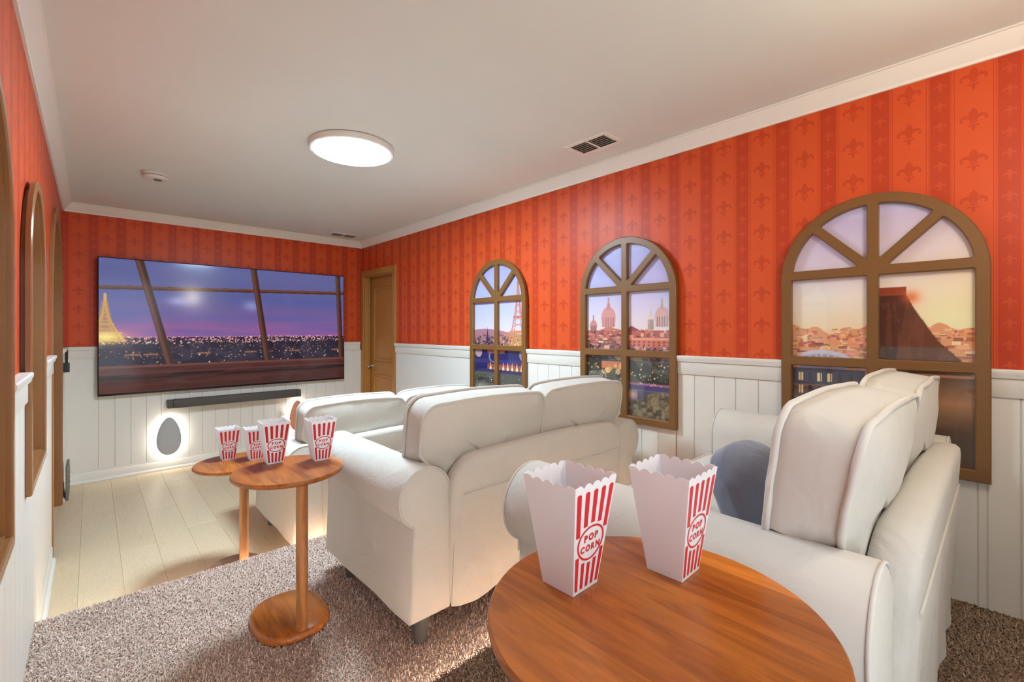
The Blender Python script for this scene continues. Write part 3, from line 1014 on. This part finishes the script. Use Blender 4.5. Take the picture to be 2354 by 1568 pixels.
for z0, z1 in ((.22, .80), (.965, 1.86)):
    ya, yb = DY0 + .13, DY1 - .13
    o2 = [(ya, z0), (yb, z0), (yb, z1), (ya, z1)]
    i2 = offset_poly(o2, .030)
    fn = lambda u, v, d: (.072 - d, u - (DY0 + DY1) / 2, v)
    mb = plate(MB(), o2, [i2], 0.0, .014, fn, .006)
    ii = offset_poly(i2, .012)
    mb2 = MB().loft([[fn(u, v, .0005) for u, v in i2], [fn(u, v, .004) for u, v in i2], [fn(u, v, .009) for u, v in offset_poly(i2, .03)]], True, False, True)
    pm = mb.build('panel_moulding', M['door'], slab, 30)
    mb2.build('raised_panel', M['door'], slab, 30)
ky = DY1 - .075
kb = MB()
prof = [(.026, 0), (.026, .004), (.010, .008), (.009, .026), (.020, .034), (.026, .046), (.024, .058), (.012, .066), (.0, .067)]
loops = [[(.072 - z, ky - (DY0 + DY1) / 2 + r * math.cos(2 * PI * k / 20), .90 + r * math.sin(2 * PI * k / 20)) for k in range(20)] for r, z in prof]
kb.loft(loops).build('door_knob', M['chrome'], slab, 40)

# --- arched doorway in the left wall
d2 = empty('door_2', (XL, (AD0 + AD1) / 2, 0)); tag(d2, 'arched brown doorway in the left wall', kind='structure')
c0 = (AD0 + AD1) / 2
op = [(AD0, 0.001)] + list(reversed(door_arch)) + [(AD1, 0.001)]
oo = [(AD0 - .068, 0.001)] + [(c0 + (r + .068) * math.cos(PI * k / 24), ADZ - r + (r + .068) * math.sin(PI * k / 24)) for k in range(24, -1, -1)] + [(AD1 + .068, 0.001)]
ring = oo + list(reversed(op))
fn = lambda u, v, d: (d, u - c0, v)
plate(MB(), ring, [], .0005, .018, fn, .003).build('casing', M['brown_left'], d2, 40)
inn = [(AD0 + .016, 0.001)] + [(c0 + (r - .016) * math.cos(PI * k / 24), ADZ - r + (r - .016) * math.sin(PI * k / 24)) for k in range(24, -1, -1)] + [(AD1 - .016, 0.001)]
plate(MB(), op + list(reversed(inn)), [], -.17, .012, fn).build('jamb', M['brown_left'], d2, 40)
plate(MB(), inn, [], -.19, -.15, fn).build('door_slab', M['brown_left'], d2)
fe = MB().box(XL - .2, XL, AD0, AD1, -.05, 0).build('floor_threshold', M['plank']); tag(fe, kind='structure')


# ------------------------------------------------------------------ arched windows
def fan_outlines(a0, a1, fw=.043, mw=.020):
    """openings of the arched frame: four fan lights, four square lights"""
    c = (a0 + a1) / 2; R = (a1 - a0) / 2; zs = WZ1 - R
    ri = R - fw
    zb, zm = zs + .022, 1.195          # bar under the fan, middle bar (centres)
    hb = .021
    hs = []
    for sg in (-1, 1):
        q = [(c + sg * mw, WZ0 + fw), (c + sg * ri, WZ0 + fw), (c + sg * ri, zm - hb), (c + sg * mw, zm - hb)]
        hs.append(rounded_poly(q, .006))
        q = [(c + sg * mw, zm + hb), (c + sg * ri, zm + hb), (c + sg * ri, zb - hb), (c + sg * mw, zb - hb)]
        hs.append(rounded_poly(q, .006))
        # fan: spokes leave (c, zb) at 45 degrees
        z0 = zb + hb
        w2 = .020
        # lower wedge: bounded by z = z0, the spoke's lower side and the rim
        k = w2 * math.sqrt(2)
        rim = lambda ang: (c + sg * ri * math.cos(ang), zs + ri * math.sin(ang))
        a_low = math.asin((z0 - zs) / ri)
        # spoke lower line: z - zb = x - k ; upper: z - zb = x + k (x = distance from centre line)
        def hit(off):
            # x^2 + (zb - zs + x + off)^2 = ri^2
            e = zb - zs + off
            x = (-e + math.sqrt(2 * ri * ri - e * e)) / 2
            return math.atan2(e + x, x)
        al, au = hit(-k), hit(k)
        lower = [(c + sg * (hb + k), z0)] + [rim(a_low + (al - a_low) * t / 8) for t in range(9)]
        hs.append(rounded_poly(lower, .006))
        at = math.acos(mw / ri)
        upper = [(c + sg * mw, zb + mw + k)] + [rim(au + (at - au) * t / 8) for t in range(9)]
        hs.append(rounded_poly(upper, .006))
    return hs


def framed_window(a0, a1, view, label):
    """frame standing proud of the right wall, glass panes and a printed view behind"""
    c = (a0 + a1) / 2
    o = empty('arched_window', (XR, c, WZ0))
    tag(o, label, 'window', 'arched brown windows along the right wall')
    fn = lambda u, v, d: (-d, u - c, v - WZ0)
    holes = fan_outlines(a0, a1)
    plate(MB(), arch_outline(a0, a1, WZ0, WZ1, 40), holes, .0138, .042, fn, .004).build('frame', M['brown'], o, 35)
    for h in holes:
        pl = offset_poly(h, -.003)
        plate(MB(), pl, [], .0178, .0198, fn).build('pane', M['glass'], o)
    cv = view(188, 322)
    b0, b1 = a0 + .016, a1 - .016
    z0, z1 = WZ0 + .016, WZ1 - .016
    R = (b1 - b0) / 2
    def f(u, v):
        return (np.full(u.shape, -.0142), (b1 - u * (b1 - b0)) - c, z0 + v * (z1 - z0) - WZ0)
    def inside(u, v):
        y = (b1 - u * (b1 - b0)) - (b0 + b1) / 2; z = z0 + v * (z1 - z0) - (z1 - R)
        return (z < 0) | (y * y + z * z < R * R)
    link('printed_view', picture_mesh('printed_view', cv, f, M['print'], inside), o)
    return o

framed_window(*RW[2], view_tower, 'arched brown window showing a lattice tower, nearest the panelled door')
framed_window(*RW[1], view_domes, 'arched brown window showing domed rooftops, between the other two on its wall')
framed_window(*RW[0], view_sunset, 'arched brown window showing a sunset city, above the rear loveseat')

M['frost'] = new_mat('frosted_pane', srgb(206, 208, 210), 0.25)
for (a0, a1), lab in zip(LW, ('deep arched brown window at the left edge, cut by the frame', 'deep arched brown window beside the arched doorway')):
    c = (a0 + a1) / 2
    o = empty('arched_window', (XL, c, WZ0)); tag(o, lab, 'window', 'deep arched windows on the left wall')
    fn = lambda u, v, d: (d, u - c, v - WZ0)
    out = arch_outline(a0, a1, WZ0, WZ1, 40)
    inn = offset_poly(out, .034)
    plate(MB(), out, [inn], .0125, .030, fn, .004).build('casing', M['brown_left'], o, 35)
    plate(MB(), offset_poly(out, .0305), [offset_poly(out, .042)], -.10, .016, fn).build('jamb', M['brown_left'], o, 35)
    plate(MB(), offset_poly(out, .0425), [offset_poly(out, .052)], -.060, -.040, fn, .004).build('stop_moulding', M['brown_left'], o, 35)
    plate(MB(), offset_poly(out, .0425), fan_outlines(a0, a1, .062), -.095, -.075, fn, .003).build('muntins', M['brown_left'], o, 35)
    for h in fan_outlines(a0, a1, .062):
        plate(MB(), offset_poly(h, -.003), [], -.0990, -.0955, fn).build('pane', M['frost'], o)

# ------------------------------------------------------------------ ceiling fittings
LX, LY = 1.15, 2.655
o = empty('ceiling_light', (LX, LY, ZC)); tag(o, 'round flush white ceiling light, switched on', 'ceiling light')
MB().lathe([(.205, 0), (.240, -.004), (.240, -.030), (.236, -.036), (.224, -.037), (.224, -.030), (.10, -.030)], n=64).build('housing', M['white'], o, 35)
MB().lathe([(.223, -.031), (.223, -.036), (.21, -.041), (.12, -.045), (.0001, -.046)], n=64).build('diffuser', M['lamp'], o, 60)

def vent(x0, x1, y0, y1, groups_axis, n, label, dark):
    cx, cy = (x0 + x1) / 2, (y0 + y1) / 2
    o = empty('ceiling_vent', (cx, cy, ZC)); tag(o, label, 'vent')
    w, d = (x1 - x0) / 2, (y1 - y0) / 2
    outer = [(-w, -d), (w, -d), (w, d), (-w, d)]
    m = .028
    if groups_axis == 1:
        rs = [(-w + m, w - m, -d + m, -.006), (-w + m, w - m, .006, d - m)]
    else:
        rs = [(-w + m, -.006, -d + m, d - m), (.006, w - m, -d + m, d - m)]
    hs = [[(a, c), (b, c), (b, e), (a, e)] for a, b, c, e in rs]
    plate(MB(), outer, hs, .0005, .006, lambda u, v, q: (u, v, -q), .002).build('faceplate', M['crown'], o, 30)
    MB().box(-w + m * .6, w - m * .6, -d + m * .6, d - m * .6, -.0012, -.0004).build('duct', dark, o)
    for a, b, c, e in rs:
        for k in range(n):
            # slats run along y in either arrangement
            q = a + (b - a) * (k + .62) / n
            t = (b - a) / n
            mb = MB()
            loops = [[(q + t * .20, y, -.0014), (q + t * .30, y, -.0014), (q - t * .20, y, -.0095), (q - t * .30, y, -.0095)] for y in (c + .001, e - .001)]
            mb.loft(loops).build('slat', M['crown'], o)
    return o
vent(2.085, 2.275, 1.50, 1.80, 1, 6, 'white ceiling vent with dark louvres near the right wall', M['vent_dark'])
M['vent_grey'] = new_mat('vent_grey', srgb(150, 142, 132), .8)
vent(1.98, 2.31, 5.10, 5.30, 0, 7, 'pale grey ceiling vent above the television wall corner', M['vent_grey'])

o = empty('smoke_detector', (.33, 4.05, ZC)); tag(o, 'white round smoke detector on the ceiling', 'smoke detector')
MB().lathe([(.072, 0), (.076, -.004), (.076, -.018), (.072, -.020)], n=40).build('base', M['white'], o, 40)
MB().lathe([(.066, -.020), (.066, -.024)], n=40).build('grille', M['grey_plate'], o, 40)
MB().lathe([(.074, -.024), (.076, -.030), (.070, -.040), (.040, -.046), (.0001, -.047)], n=40).build('cover', M['white'], o, 40)
MB().lathe([(.024, -.0475), (.024, -.050), (.0001, -.0505)], (.012, -.02, 0), 20).build('test_button', M['grey_plate'], o, 40)

# ------------------------------------------------------------------ television wall
o = empty('television', (1.139, YF, .754)); tag(o, 'large wall mounted television showing a city skyline at dusk', 'television')
w2, hh = 1.100, 1.236
MB().bbox(-w2, w2, -.074, -.040, 0, hh, .003).build('body', M['bezel'], o, 40)
MB().box(-.3, .3, -.0405, -.0005, .46, .9).build('wall_bracket', M['black'], o)
cv = view_screen(520, 290)
link('screen', picture_mesh('screen', cv, lambda u, v: (-w2 + .008 + u * (2 * w2 - .016), np.full(u.shape, -.0748), .018 + v * (hh - .026)), M['screen']), o)

o = empty('soundbar', (1.128, YF, .597)); tag(o, 'long charcoal soundbar mounted below the television', 'soundbar')
MB().bbox(-.555, .555, -.125, -.030, 0, .078, .005).build('grille', M['bar'], o, 40)
for s in (-1, 1):
    MB().bbox(min(s * .557, s * .600), max(s * .557, s * .600), -.124, -.030, .001, .077, .006).build('end_cap', M['bar'], o, 40)
    MB().box(s * .35 - .03, s * .35 + .03, -.031, -.0125, .01, .07).build('bracket', M['black'], o)


def plaque(x, z, w, h, col, label, tilt=0.0):
    """plain rounded plate held off the wall with a light panel behind it"""
    o = empty('wall_plaque', (x, YF - .012, z)); tag(o, label, 'plaque')
    m = paint_mat('plaque_%d' % len(bpy.data.materials), col, .6, .05, 30, .1)
    def egg(k):
        lo = []
        for i in range(48):
            a = 2 * PI * i / 48
            q = 1 + .16 * math.sin(a)
            u, v = w / 2 * math.cos(a) * (1 - .22 * math.sin(a)) * k, h / 2 * math.sin(a) * k
            lo.append((u * math.cos(tilt) - v * math.sin(tilt), u * math.sin(tilt) + v * math.cos(tilt)))
        return lo
    L0 = [[(u, -d, v) for u, v in egg(k)] for k, d in ((.97, .028), (1.0, .031), (1.0, .036), (.94, .040), (.6, .044), (.2, .046))]
    MB().loft(L0).build('plate', m, o, 50)
    MB().loft([[(u, -d, v) for u, v in egg(.90)] for d in (.018, .0245)]).build('light_panel', M['halo'], o)
    for s in (-1, 1):
        MB().box(-.01, .01, -.029, -.0005, s * h * .25 - .01, s * h * .25 + .01).build('standoff', M['black'], o)
plaque(.546, .325, .19, .36, srgb(176, 180, 180), 'grey backlit plaque below the soundbar, clear of the seating')
plaque(1.712, .375, .165, .34, srgb(226, 150, 112), 'copper coloured backlit plaque half hidden by the front loveseat')

o = empty('wall_outlet', (1.582, YF - .012, .375)); tag(o, 'white wall outlet plate beside the copper plaque', 'outlet')
MB().bbox(-.036, .036, -.006, -.0005, -.058, .058, .002).build('cover_plate', M['crown'], o, 40)
for s in (-1, 1):
    so = MB().bbox(-.017, .017, -.009, -.0055, s * .024 - .014, s * .024 + .014, .002).build('socket', M['white'], o, 40)
    for q in (-1, 1): MB().box(q * .006 - .001, q * .006 + .001, -.0096, -.0088, s * .024 - .004, s * .024 + .005).build('slot', M['black'], so)

# by the arched doorway
o = empty('wall_router', (XL + .012, 5.24, .995)); tag(o, 'small black box with two upright antennas by the arched doorway', 'router')
MB().bbox(.0005, .036, -.05, .05, 0, .075, .004).build('body', M['black'], o, 40)
for q in (-.034, .034): MB().tube([(.018, q, .07), (.018, q, .165)], .007).build('antenna', M['black'], o, 40)
o = empty('floor_vent_cover', (XL + .012, 5.05, .001)); tag(o, 'grey flat panel standing against the wall by the arched doorway', 'panel')
MB().bbox(.019, .036, -.06, .22, .001, .27, .006).build('plate', M['grey_plate'], o, 40)
for k in range(5): MB().bbox(.0355, .039, -.04, .20, .05 + k * .04, .06 + k * .04, .001).build('rib', M['grey_plate'], o, 40)

# unseen lamp added on the back wall as fill for loveseat backs and right wall
o = empty('added_fill_lamp', (1.5, YB, 2.0)); tag(o, 'added warm fill lamp with a frosted cylinder shade on the unseen back wall', 'added lamp')
MB().lathe([(.05, -.06), (.05, .06)], (0, .012, 0), 24).build('back_plate', M['chrome'], o, 40)
MB().tube([(0, .05, 0), (0, .10, 0)], .010).build('arm', M['chrome'], o, 40)
MB().lathe([(.0001, -.09), (.055, -.09), (.060, -.08), (.060, .09), (.055, .10), (.0001, .10)], (0, .145, 0), 28).build('shade', M['fill_lamp'], o, 40)


# ------------------------------------------------------------------ loveseats
def rrect(w, h, r, n=5, m=9):
    """rounded rectangle centred on 0, evenly subdivided sides"""
    pts = []
    for k, (cx, cz) in enumerate(((w / 2 - r, h / 2 - r), (-w / 2 + r, h / 2 - r), (-w / 2 + r, -h / 2 + r), (w / 2 - r, -h / 2 + r))):
        for i in range(n + 1):
            a = PI / 2 * k + PI / 2 * i / n
            pts.append((cx + r * math.cos(a), cz + r * math.sin(a)))
        nx = [(-w / 2 + r, h / 2), (-w / 2, -h / 2 + r), (w / 2 - r, -h / 2), (w / 2, h / 2 - r)][k]
        p = pts[-1]
        for i in range(1, m):
            pts.append((p[0] + (nx[0] - p[0]) * i / m, p[1] + (nx[1] - p[1]) * i / m))
    return pts


def cushion(w, h, t, r, puff0, puff1, seed, place, wr=.006):
    """boxed cushion with an outline in (a, b) and thickness along c; place maps (a, b, c) to the sofa"""
    def wob(p, k=1.0):
        q = Vector(p) * 5.0 + Vector((seed * 7.3, seed * 3.1, 0))
        return noise.noise(q) * wr * k + noise.noise(q * 3.1) * wr * .35 * k
    out = rrect(w, h, r)
    def bow(a, b, c):
        # the top edge sags a little between the corners, sides belly out
        return (a * (1 + .012 * math.cos(PI * b / h)), b + .012 * math.cos(PI * a / w) * (1 if b > 0 else -.3), c)
    def ring(k, c):
        q = []
        for a, b in out:
            p = bow(a * k, b * k, c)
            q.append(place(p[0], p[1], p[2] + wob(p)))
        return q
    ks = [1.0, .985, .95, .88, .76, .6, .42, .22, .02]
    loops = [ring(k, -t / 2 - puff0 * (1 - k ** 2.4) ** .8) for k in reversed(ks)]
    for c in (-.3, 0, .3):
        loops.append([place(*(lambda p: (p[0], p[1], p[2] + wob(p)))(bow(a * 1.008 if abs(c) < .1 else a * 1.006, b * 1.008, c * t))) for a, b in out])
    loops += [ring(k, t / 2 + puff1 * (1 - k ** 2.4) ** .8) for k in ks]
    pip = [[place(*(lambda p: (p[0], p[1], p[2] + wob(p)))(bow(a * 1.012, b * 1.014, c))) for a, b in out] for c in (-t / 2, t / 2)]
    return MB().loft(loops), pip


def make_sofa():
    """origin: middle of the back on the floor; seat faces +y"""
    root = empty('loveseat')
    F, Pm = M['fabric'], M['piping']
    inner, outer, zb = .555, .72, .10
    D = .82
    # arms
    cz, rz, rx = .552, .115, .112
    cx = inner + rx
    for s in (-1, 1):
        prof = [(inner, zb), (inner, .25), (inner, .40)]
        a_end = -math.acos((outer - cx) / rx)           # lower outer side of the scroll
        for k in range(25):
            a = PI + (a_end - PI) * k / 24
            prof.append((cx + rx * math.cos(a), cz + rz * math.sin(a)))
        prof += [(outer, .42), (outer, .25), (outer, zb)]
        pc = (sum(p[0] for p in prof) / len(prof), sum(p[1] for p in prof) / len(prof))
        loops = []
        for y, ins in ((0, .012), (.003, .005), (.010, 0), (.12, 0), (.3, 0), (.55, 0), (.72, 0), (D - .01, 0), (D - .003, .005), (D, .012)):
            lp = []
            op = offset_poly(prof, ins) if ins else prof
            for (px, pz) in op:
                wv = noise.noise(Vector((px * 4, y * 5, pz * 4 + s * 5))) * .006 if 0.05 < y < D - .05 else 0
                flare = (.012 * (1 - min(1, (pz - zb) / .3)) if px > .7 and pz < .4 else 0)
                lp.append((s * (px + wv + flare), y, pz))
            loops.append(lp)
        arm = MB().loft(loops).build('arm', F, root, 45)
        for y in (.003, D - .003):
            pts = [(s * px, y, pz) for px, pz in offset_poly(prof, .002)[2:29]]
            MB().tube(pts, .0035, 6).build('seam', Pm, arm, 60)
    # back frame leaning a little to the rear
    H = .685
    lean = lambda z: -.048 * max(0.0, (z - zb) / (H - zb)) ** 1.2
    outl = []
    rc = .135
    W = inner + .012
    outl = [(-W, zb), (-W, .3), (-W, H - rc)]
    for k in range(1, 11): outl.append((-W + rc - rc * math.cos(PI / 2 * k / 10), H - rc + rc * math.sin(PI / 2 * k / 10)))
    for k in range(1, 12): outl.append((-W + rc + (2 * W - 2 * rc) * k / 12, H + .012 * math.sin(PI * k / 12)))
    for k in range(0, 10): outl.append((W - rc + rc * math.sin(PI / 2 * k / 10), H - rc + rc * math.cos(PI / 2 * k / 10)))
    outl += [(W, H - rc), (W, .3), (W, zb)]
    loops = []
    for y, ins in ((.004, .03), (.008, .012), (.020, .002), (.045, 0), (.07, .004), (.085, .018)):
        lp = []
        for (px, pz) in offset_poly(outl, ins):
            lp.append((px, y + lean(pz) + noise.noise(Vector((px * 4, y, pz * 4))) * .004, pz))
        loops.append(lp)
    bf = MB().loft(loops).build('back_frame', F, root, 50)
    # hanging panel over the lower back, with shallow folds
    nx, nz = 46, 14
    vs, fs = [], []
    for side in (0, 1):
        for j in range(nz + 1):
            for i in range(nx + 1):
                u, v = i / nx, j / nz
                px = -inner + .004 + u * (2 * inner - .008); pz = .012 + zb - .012 + v * (.535 - zb)
                fold = (noise.noise(Vector((px * 6 + pz * 2.5, 3.0, pz * 1.2))) + .5 * noise.noise(Vector((px * 15, 9, pz * 2)))) * .021 * (1 - v) ** .7
                y = -.002 + lean(pz) - .012 * (1 - v) + fold
                e = max(0.0, (abs(px) - (inner - .035)) / .035)
                y += .020 * e * e
                if v > .93: y += .006 * (v - .93) / .07
                vs.append((px, y + (.006 if side else 0), pz + (.006 * noise.noise(Vector((px * 9, 1, 0))) if j == 0 else 0)))
    o1 = (nx + 1) * (nz + 1)
    for j in range(nz):
        for i in range(nx):
            a = j * (nx + 1) + i
            fs.append((a, a + 1, a + nx + 2, a + nx + 1)); fs.append((o1 + a, o1 + a + nx + 1, o1 + a + nx + 2, o1 + a + 1))
    for i in range(nx):
        fs.append((i, o1 + i, o1 + i + 1, i + 1)); a = nz * (nx + 1) + i; fs.append((a, a + 1, o1 + a + 1, o1 + a))
    for j in range(nz):
        a = j * (nx + 1); fs.append((a, a + nx + 1, o1 + a + nx + 1, o1 + a)); a += nx; fs.append((a, o1 + a, o1 + a + nx + 1, a + nx + 1))
    MB().add(vs, fs).build('back_skirt', F, root, 50)
    MB().tube([(-inner + .04 + i / 20 * (2 * inner - .08), .0022 + lean(.535), .5365) for i in range(21)], .0030, 6).build('seam', Pm, bf, 60)
    # seat base with a front skirt
    MB().bbox(-inner + .002, inner - .002, .09, D - .02, zb, .315, .012).build('seat_base', F, root, 40)
    MB().bbox(-inner + .004, inner - .004, D - .021, D - .009, zb + .004, .30, .004).build('front_skirt', F, root, 40)
    # seat cushions
    for s in (-1, 1):
        cw = inner - .006
        def place(a, b, c, s=s, cw=cw): return (s * (cw / 2 + .003) + a, .455 + b, .395 + c)
        mb, pip = cushion(cw, .72, .13, .05, .01, .03, 3 + s, place)
        sc = mb.build('seat_cushion', F, root, 60)
        for p in pip: MB().tube(p, .005, 6, True).build('piping', Pm, sc, 60)
    # back cushions, leaning back and spreading over the arms
    for s in (-1, 1):
        cw, chh = .652, .50
        th = math.radians(9)
        def place(a, b, c, s=s, cw=cw):
            x = s * (cw / 2 + .001) + a
            z0 = b * math.cos(th) + c * math.sin(th); y0 = -b * math.sin(th) + c * math.cos(th)
            z, y = .642 + z0, .128 + y0
            # squeezed in between the arms below their tops
            lim = inner - .006
            k = max(0.0, min(1.0, (.665 - z) / .035))
            if abs(x) > lim: x = math.copysign(abs(x) * (1 - k) + lim * k, x)
            # the frame holds the lower back of the cushion
            fr = .090 + lean(min(z, H)) if z < H else -9
            return (x, max(y, fr), z)
        mb, pip = cushion(cw, chh, .125, .06, .03, .04, 11 + s, place, .009)
        bc = mb.build('back_cushion', F, root, 60)
        for p in pip: MB().tube(p, .0072, 6, True).build('piping', Pm, bc, 60)
    # legs
    for sx in (-1, 1):
        for y in (.045, .665):
            MB().lathe([(.024, .0005), (.030, .06), (.033, .102)], (sx * .665, y, 0), 20).build('leg', M['leg'], root, 40)
    return root

SOFX = 1.58
sofa = make_sofa()
spots = [((SOFX, 2.765, 0.0), 'cream loveseat on the wood floor, in the front row below the television'),
         ((SOFX, 1.456, T1), 'cream loveseat in the middle row, seen from behind on the taupe carpet'),
         ((1.625, .135, T2), 'cream loveseat at the right edge, on the brown upper tier beside the large table')]
for k, (loc, lab) in enumerate(spots):
    s_ = sofa if k == 0 else copy_tree(sofa)
    s_.location = loc
    tag(s_, lab, 'sofa', 'three rows of cream loveseats')

# plain blue-grey plush cushion leaning on the rear seat
m = fabric_mat('blue_grey_plush', srgb(112, 118, 136), 300.0, .6)
m.node_tree.nodes['Principled BSDF'].inputs['Sheen Weight'].default_value = .6
def place(a, b, c):
    t1, t2 = math.radians(58), math.radians(-20)
    y, z = b * math.cos(t1) - c * math.sin(t1), b * math.sin(t1) + c * math.cos(t1)
    return (a * math.cos(t2) - y * math.sin(t2), a * math.sin(t2) + y * math.cos(t2), z)
mb, pip = cushion(.25, .27, .05, .10, .055, .055, 5, place, .012)
o = empty('plush_cushion', (1.35, .46, T2 + .60)); tag(o, 'soft blue grey plush slumped on the seat of the rear loveseat', 'plush')
cb = mb.build('cover', m, o, 60)


# ------------------------------------------------------------------ side tables
def make_table(R, H, name='side_table'):
    """origin: on the floor under the middle of the top; post stands to -y"""
    root = empty(name)
    n = 72
    def loop(rx, ry, z, cy=0.0, e=2.0):
        q = []
        for i in range(n):
            a = 2 * PI * i / n
            c, s = math.cos(a), math.sin(a)
            q.append((rx * math.copysign(abs(c) ** (2 / e), c), cy + ry * math.copysign(abs(s) ** (2 / e), s), z))
        return q
    t = .022
    MB().loft([loop(R - .014, R - .014, H - t), loop(R - .005, R - .005, H - t + .004), loop(R, R, H - t + .010), loop(R, R, H - .004), loop(R - .003, R - .003, H)]).build('top', M['top_wood'], root, 40)
    py = -R * .76
    MB().lathe([(.0215, .030), (.0215, H - t + .0005)], (0.0, py, 0), 28).build('post', M['post_wood'], root, 40)
    bc = -.012
    MB().loft([loop(.130, .165, .0008, bc, 2.5), loop(.138, .173, .006, bc, 2.5), loop(.138, .173, .016, bc, 2.5), loop(.134, .169, .025, bc, 2.5), loop(.126, .161, .031, bc, 2.5)]).build('base', M['top_wood'], root, 40)
    return root

tables = [(.207, .61, (.595, 2.895, 0.0), 'round wooden side table on the pale wood floor beside the front loveseat'),
          (.207, .61, (.593, 1.985, T1), 'round wooden side table on the taupe carpet, second from the television'),
          (.240, .645, (.604, .352, T2), 'large round wooden side table close to the camera, holding two popcorn boxes')]
for R, H, loc, lab in tables:
    t = make_table(R, H)
    t.location = loc
    tag(t, lab, 'table', 'round wooden side tables')


# ------------------------------------------------------------------ popcorn boxes
def make_box(bh=.178, wt=.108, wb=.062):
    root = empty('popcorn_box')
    half = lambda t: (wb + (wt - wb) * t) / 2
    per = 20
    def ring(t_fn, off):
        q = []
        for side in range(4):
            for i in range(per):
                s = -1 + 2 * i / per
                t = t_fn(s)
                h = half(t) - off
                x, y = ((s * h, -h), (h, s * h), (-s * h, h), (-h, -s * h))[side]
                q.append((x, y, bh * t))
        return q
    def scallop(s):
        k = (s + 1) / 2 * 5
        return 1.0 - .035 + .035 * abs(math.sin(PI * k)) ** .7 + (.02 if abs(abs(s) - 1) < .02 else 0)
    o_ = [ring(lambda s: 0.0, 0.0), ring(lambda s: .5, 0), ring(scallop, 0.0)]
    i_ = [ring(scallop, .0014), ring(lambda s: .5, .0014), ring(lambda s: .008, .0014)]
    MB().loft(o_ + i_).build('carton', M['box'], root, 30)
    tc, rx, ry = .44, .82, .158
    def onface(s, t, face, eps=.0005):
        h = half(t)
        return (s * h * face * -1, face * (h + eps), bh * t) if face == 1 else (s * h, -(h + eps), bh * t)
    for face in (-1, 1):
        for c in (-.80, -.40, 0, .40, .80):
            k = c / (rx * 1.13)
            dt = ry * 1.16 * math.sqrt(max(.02, 1 - k * k))
            hw = .105
            q = [onface(c + hw * math.cos(PI * i / 6), .905 + .02 * math.sin(PI * i / 6), face) for i in range(7)]
            q += [onface(c - hw, tc + dt, face), onface(c + hw, tc + dt, face)]
            MB().add(q, [tuple(range(len(q)))]).build('stripe', M['red'], root)
            q = [onface(c + hw, tc - dt, face), onface(c - hw, tc - dt, face), onface(c - hw, .035, face), onface(c + hw, .035, face)]
            MB().add(q, [(0, 1, 2, 3)]).build('stripe', M['red'], root)
        n = 40
        ri = [onface(rx * math.cos(2 * PI * i / n), tc + ry * math.sin(2 * PI * i / n), face) for i in range(n)]
        rj = [onface(rx * .89 * math.cos(2 * PI * i / n), tc + ry * .89 * math.sin(2 * PI * i / n), face) for i in range(n)]
        MB().add(ri + rj, [(i, (i + 1) % n, n + (i + 1) % n, n + i) for i in range(n)]).build('logo_ring', M['red'], root)
    for txt, dz, sz, xs in (('POP', .0088, .90, 1.06), ('CORN', -.0080, .86, .98)):
        glyphs = [([(p[0] * sz, p[1] * sz, 0) for p in GLYPH[ch][0]], GLYPH[ch][1]) for ch in txt]
        wid = [max(p[0] for p in g[0]) - min(p[0] for p in g[0]) for g in glyphs]
        gap = .0026
        x0 = -(sum(wid) + gap * (len(wid) - 1)) / 2
        for (v, f), w in zip(glyphs, wid):
            mid = (max(p[0] for p in v) + min(p[0] for p in v)) / 2
            for face in (-1, 1):
                q = []
                for x, y, _ in v:
                    t = tc + (y + dz) / bh
                    q.append(onface((x - mid + x0 + w / 2) * xs / half(t), t, face))
                MB().add(q, f).build('letter', M['red'], root)
            x0 += w + gap
    return root

pb = make_box()
ZT = {0: .61, 1: T1 + .61, 2: T2 + .645}
boxes = [((.572, .480, ZT[2]), 0.02, 'striped popcorn box on the large near table, left of the pair'),
         ((.733, .386, ZT[2]), 0.02, 'striped popcorn box on the large near table, right of the pair'),
         ((.574, 2.126, ZT[1]), -.02, 'striped popcorn box on the middle side table, toward the front left'),
         ((.738, 2.040, ZT[1]), -.03, 'striped popcorn box on the middle side table, nearest the loveseat arm'),
         ((.568, 2.990, ZT[0]), 0.0, 'striped popcorn box on the farthest side table, standing fully in view'),
         ((.684, 2.888, ZT[0]), 0.0, 'striped popcorn box on the farthest side table, half hidden behind a nearer box')]
for k, (loc, rz, lab) in enumerate(boxes):
    b_ = pb if k == 0 else copy_tree(pb)
    b_.location = (loc[0], loc[1], loc[2] + .0005)
    b_.rotation_euler = (0, 0, rz)
    tag(b_, lab, 'popcorn box', 'striped popcorn boxes on the side tables')
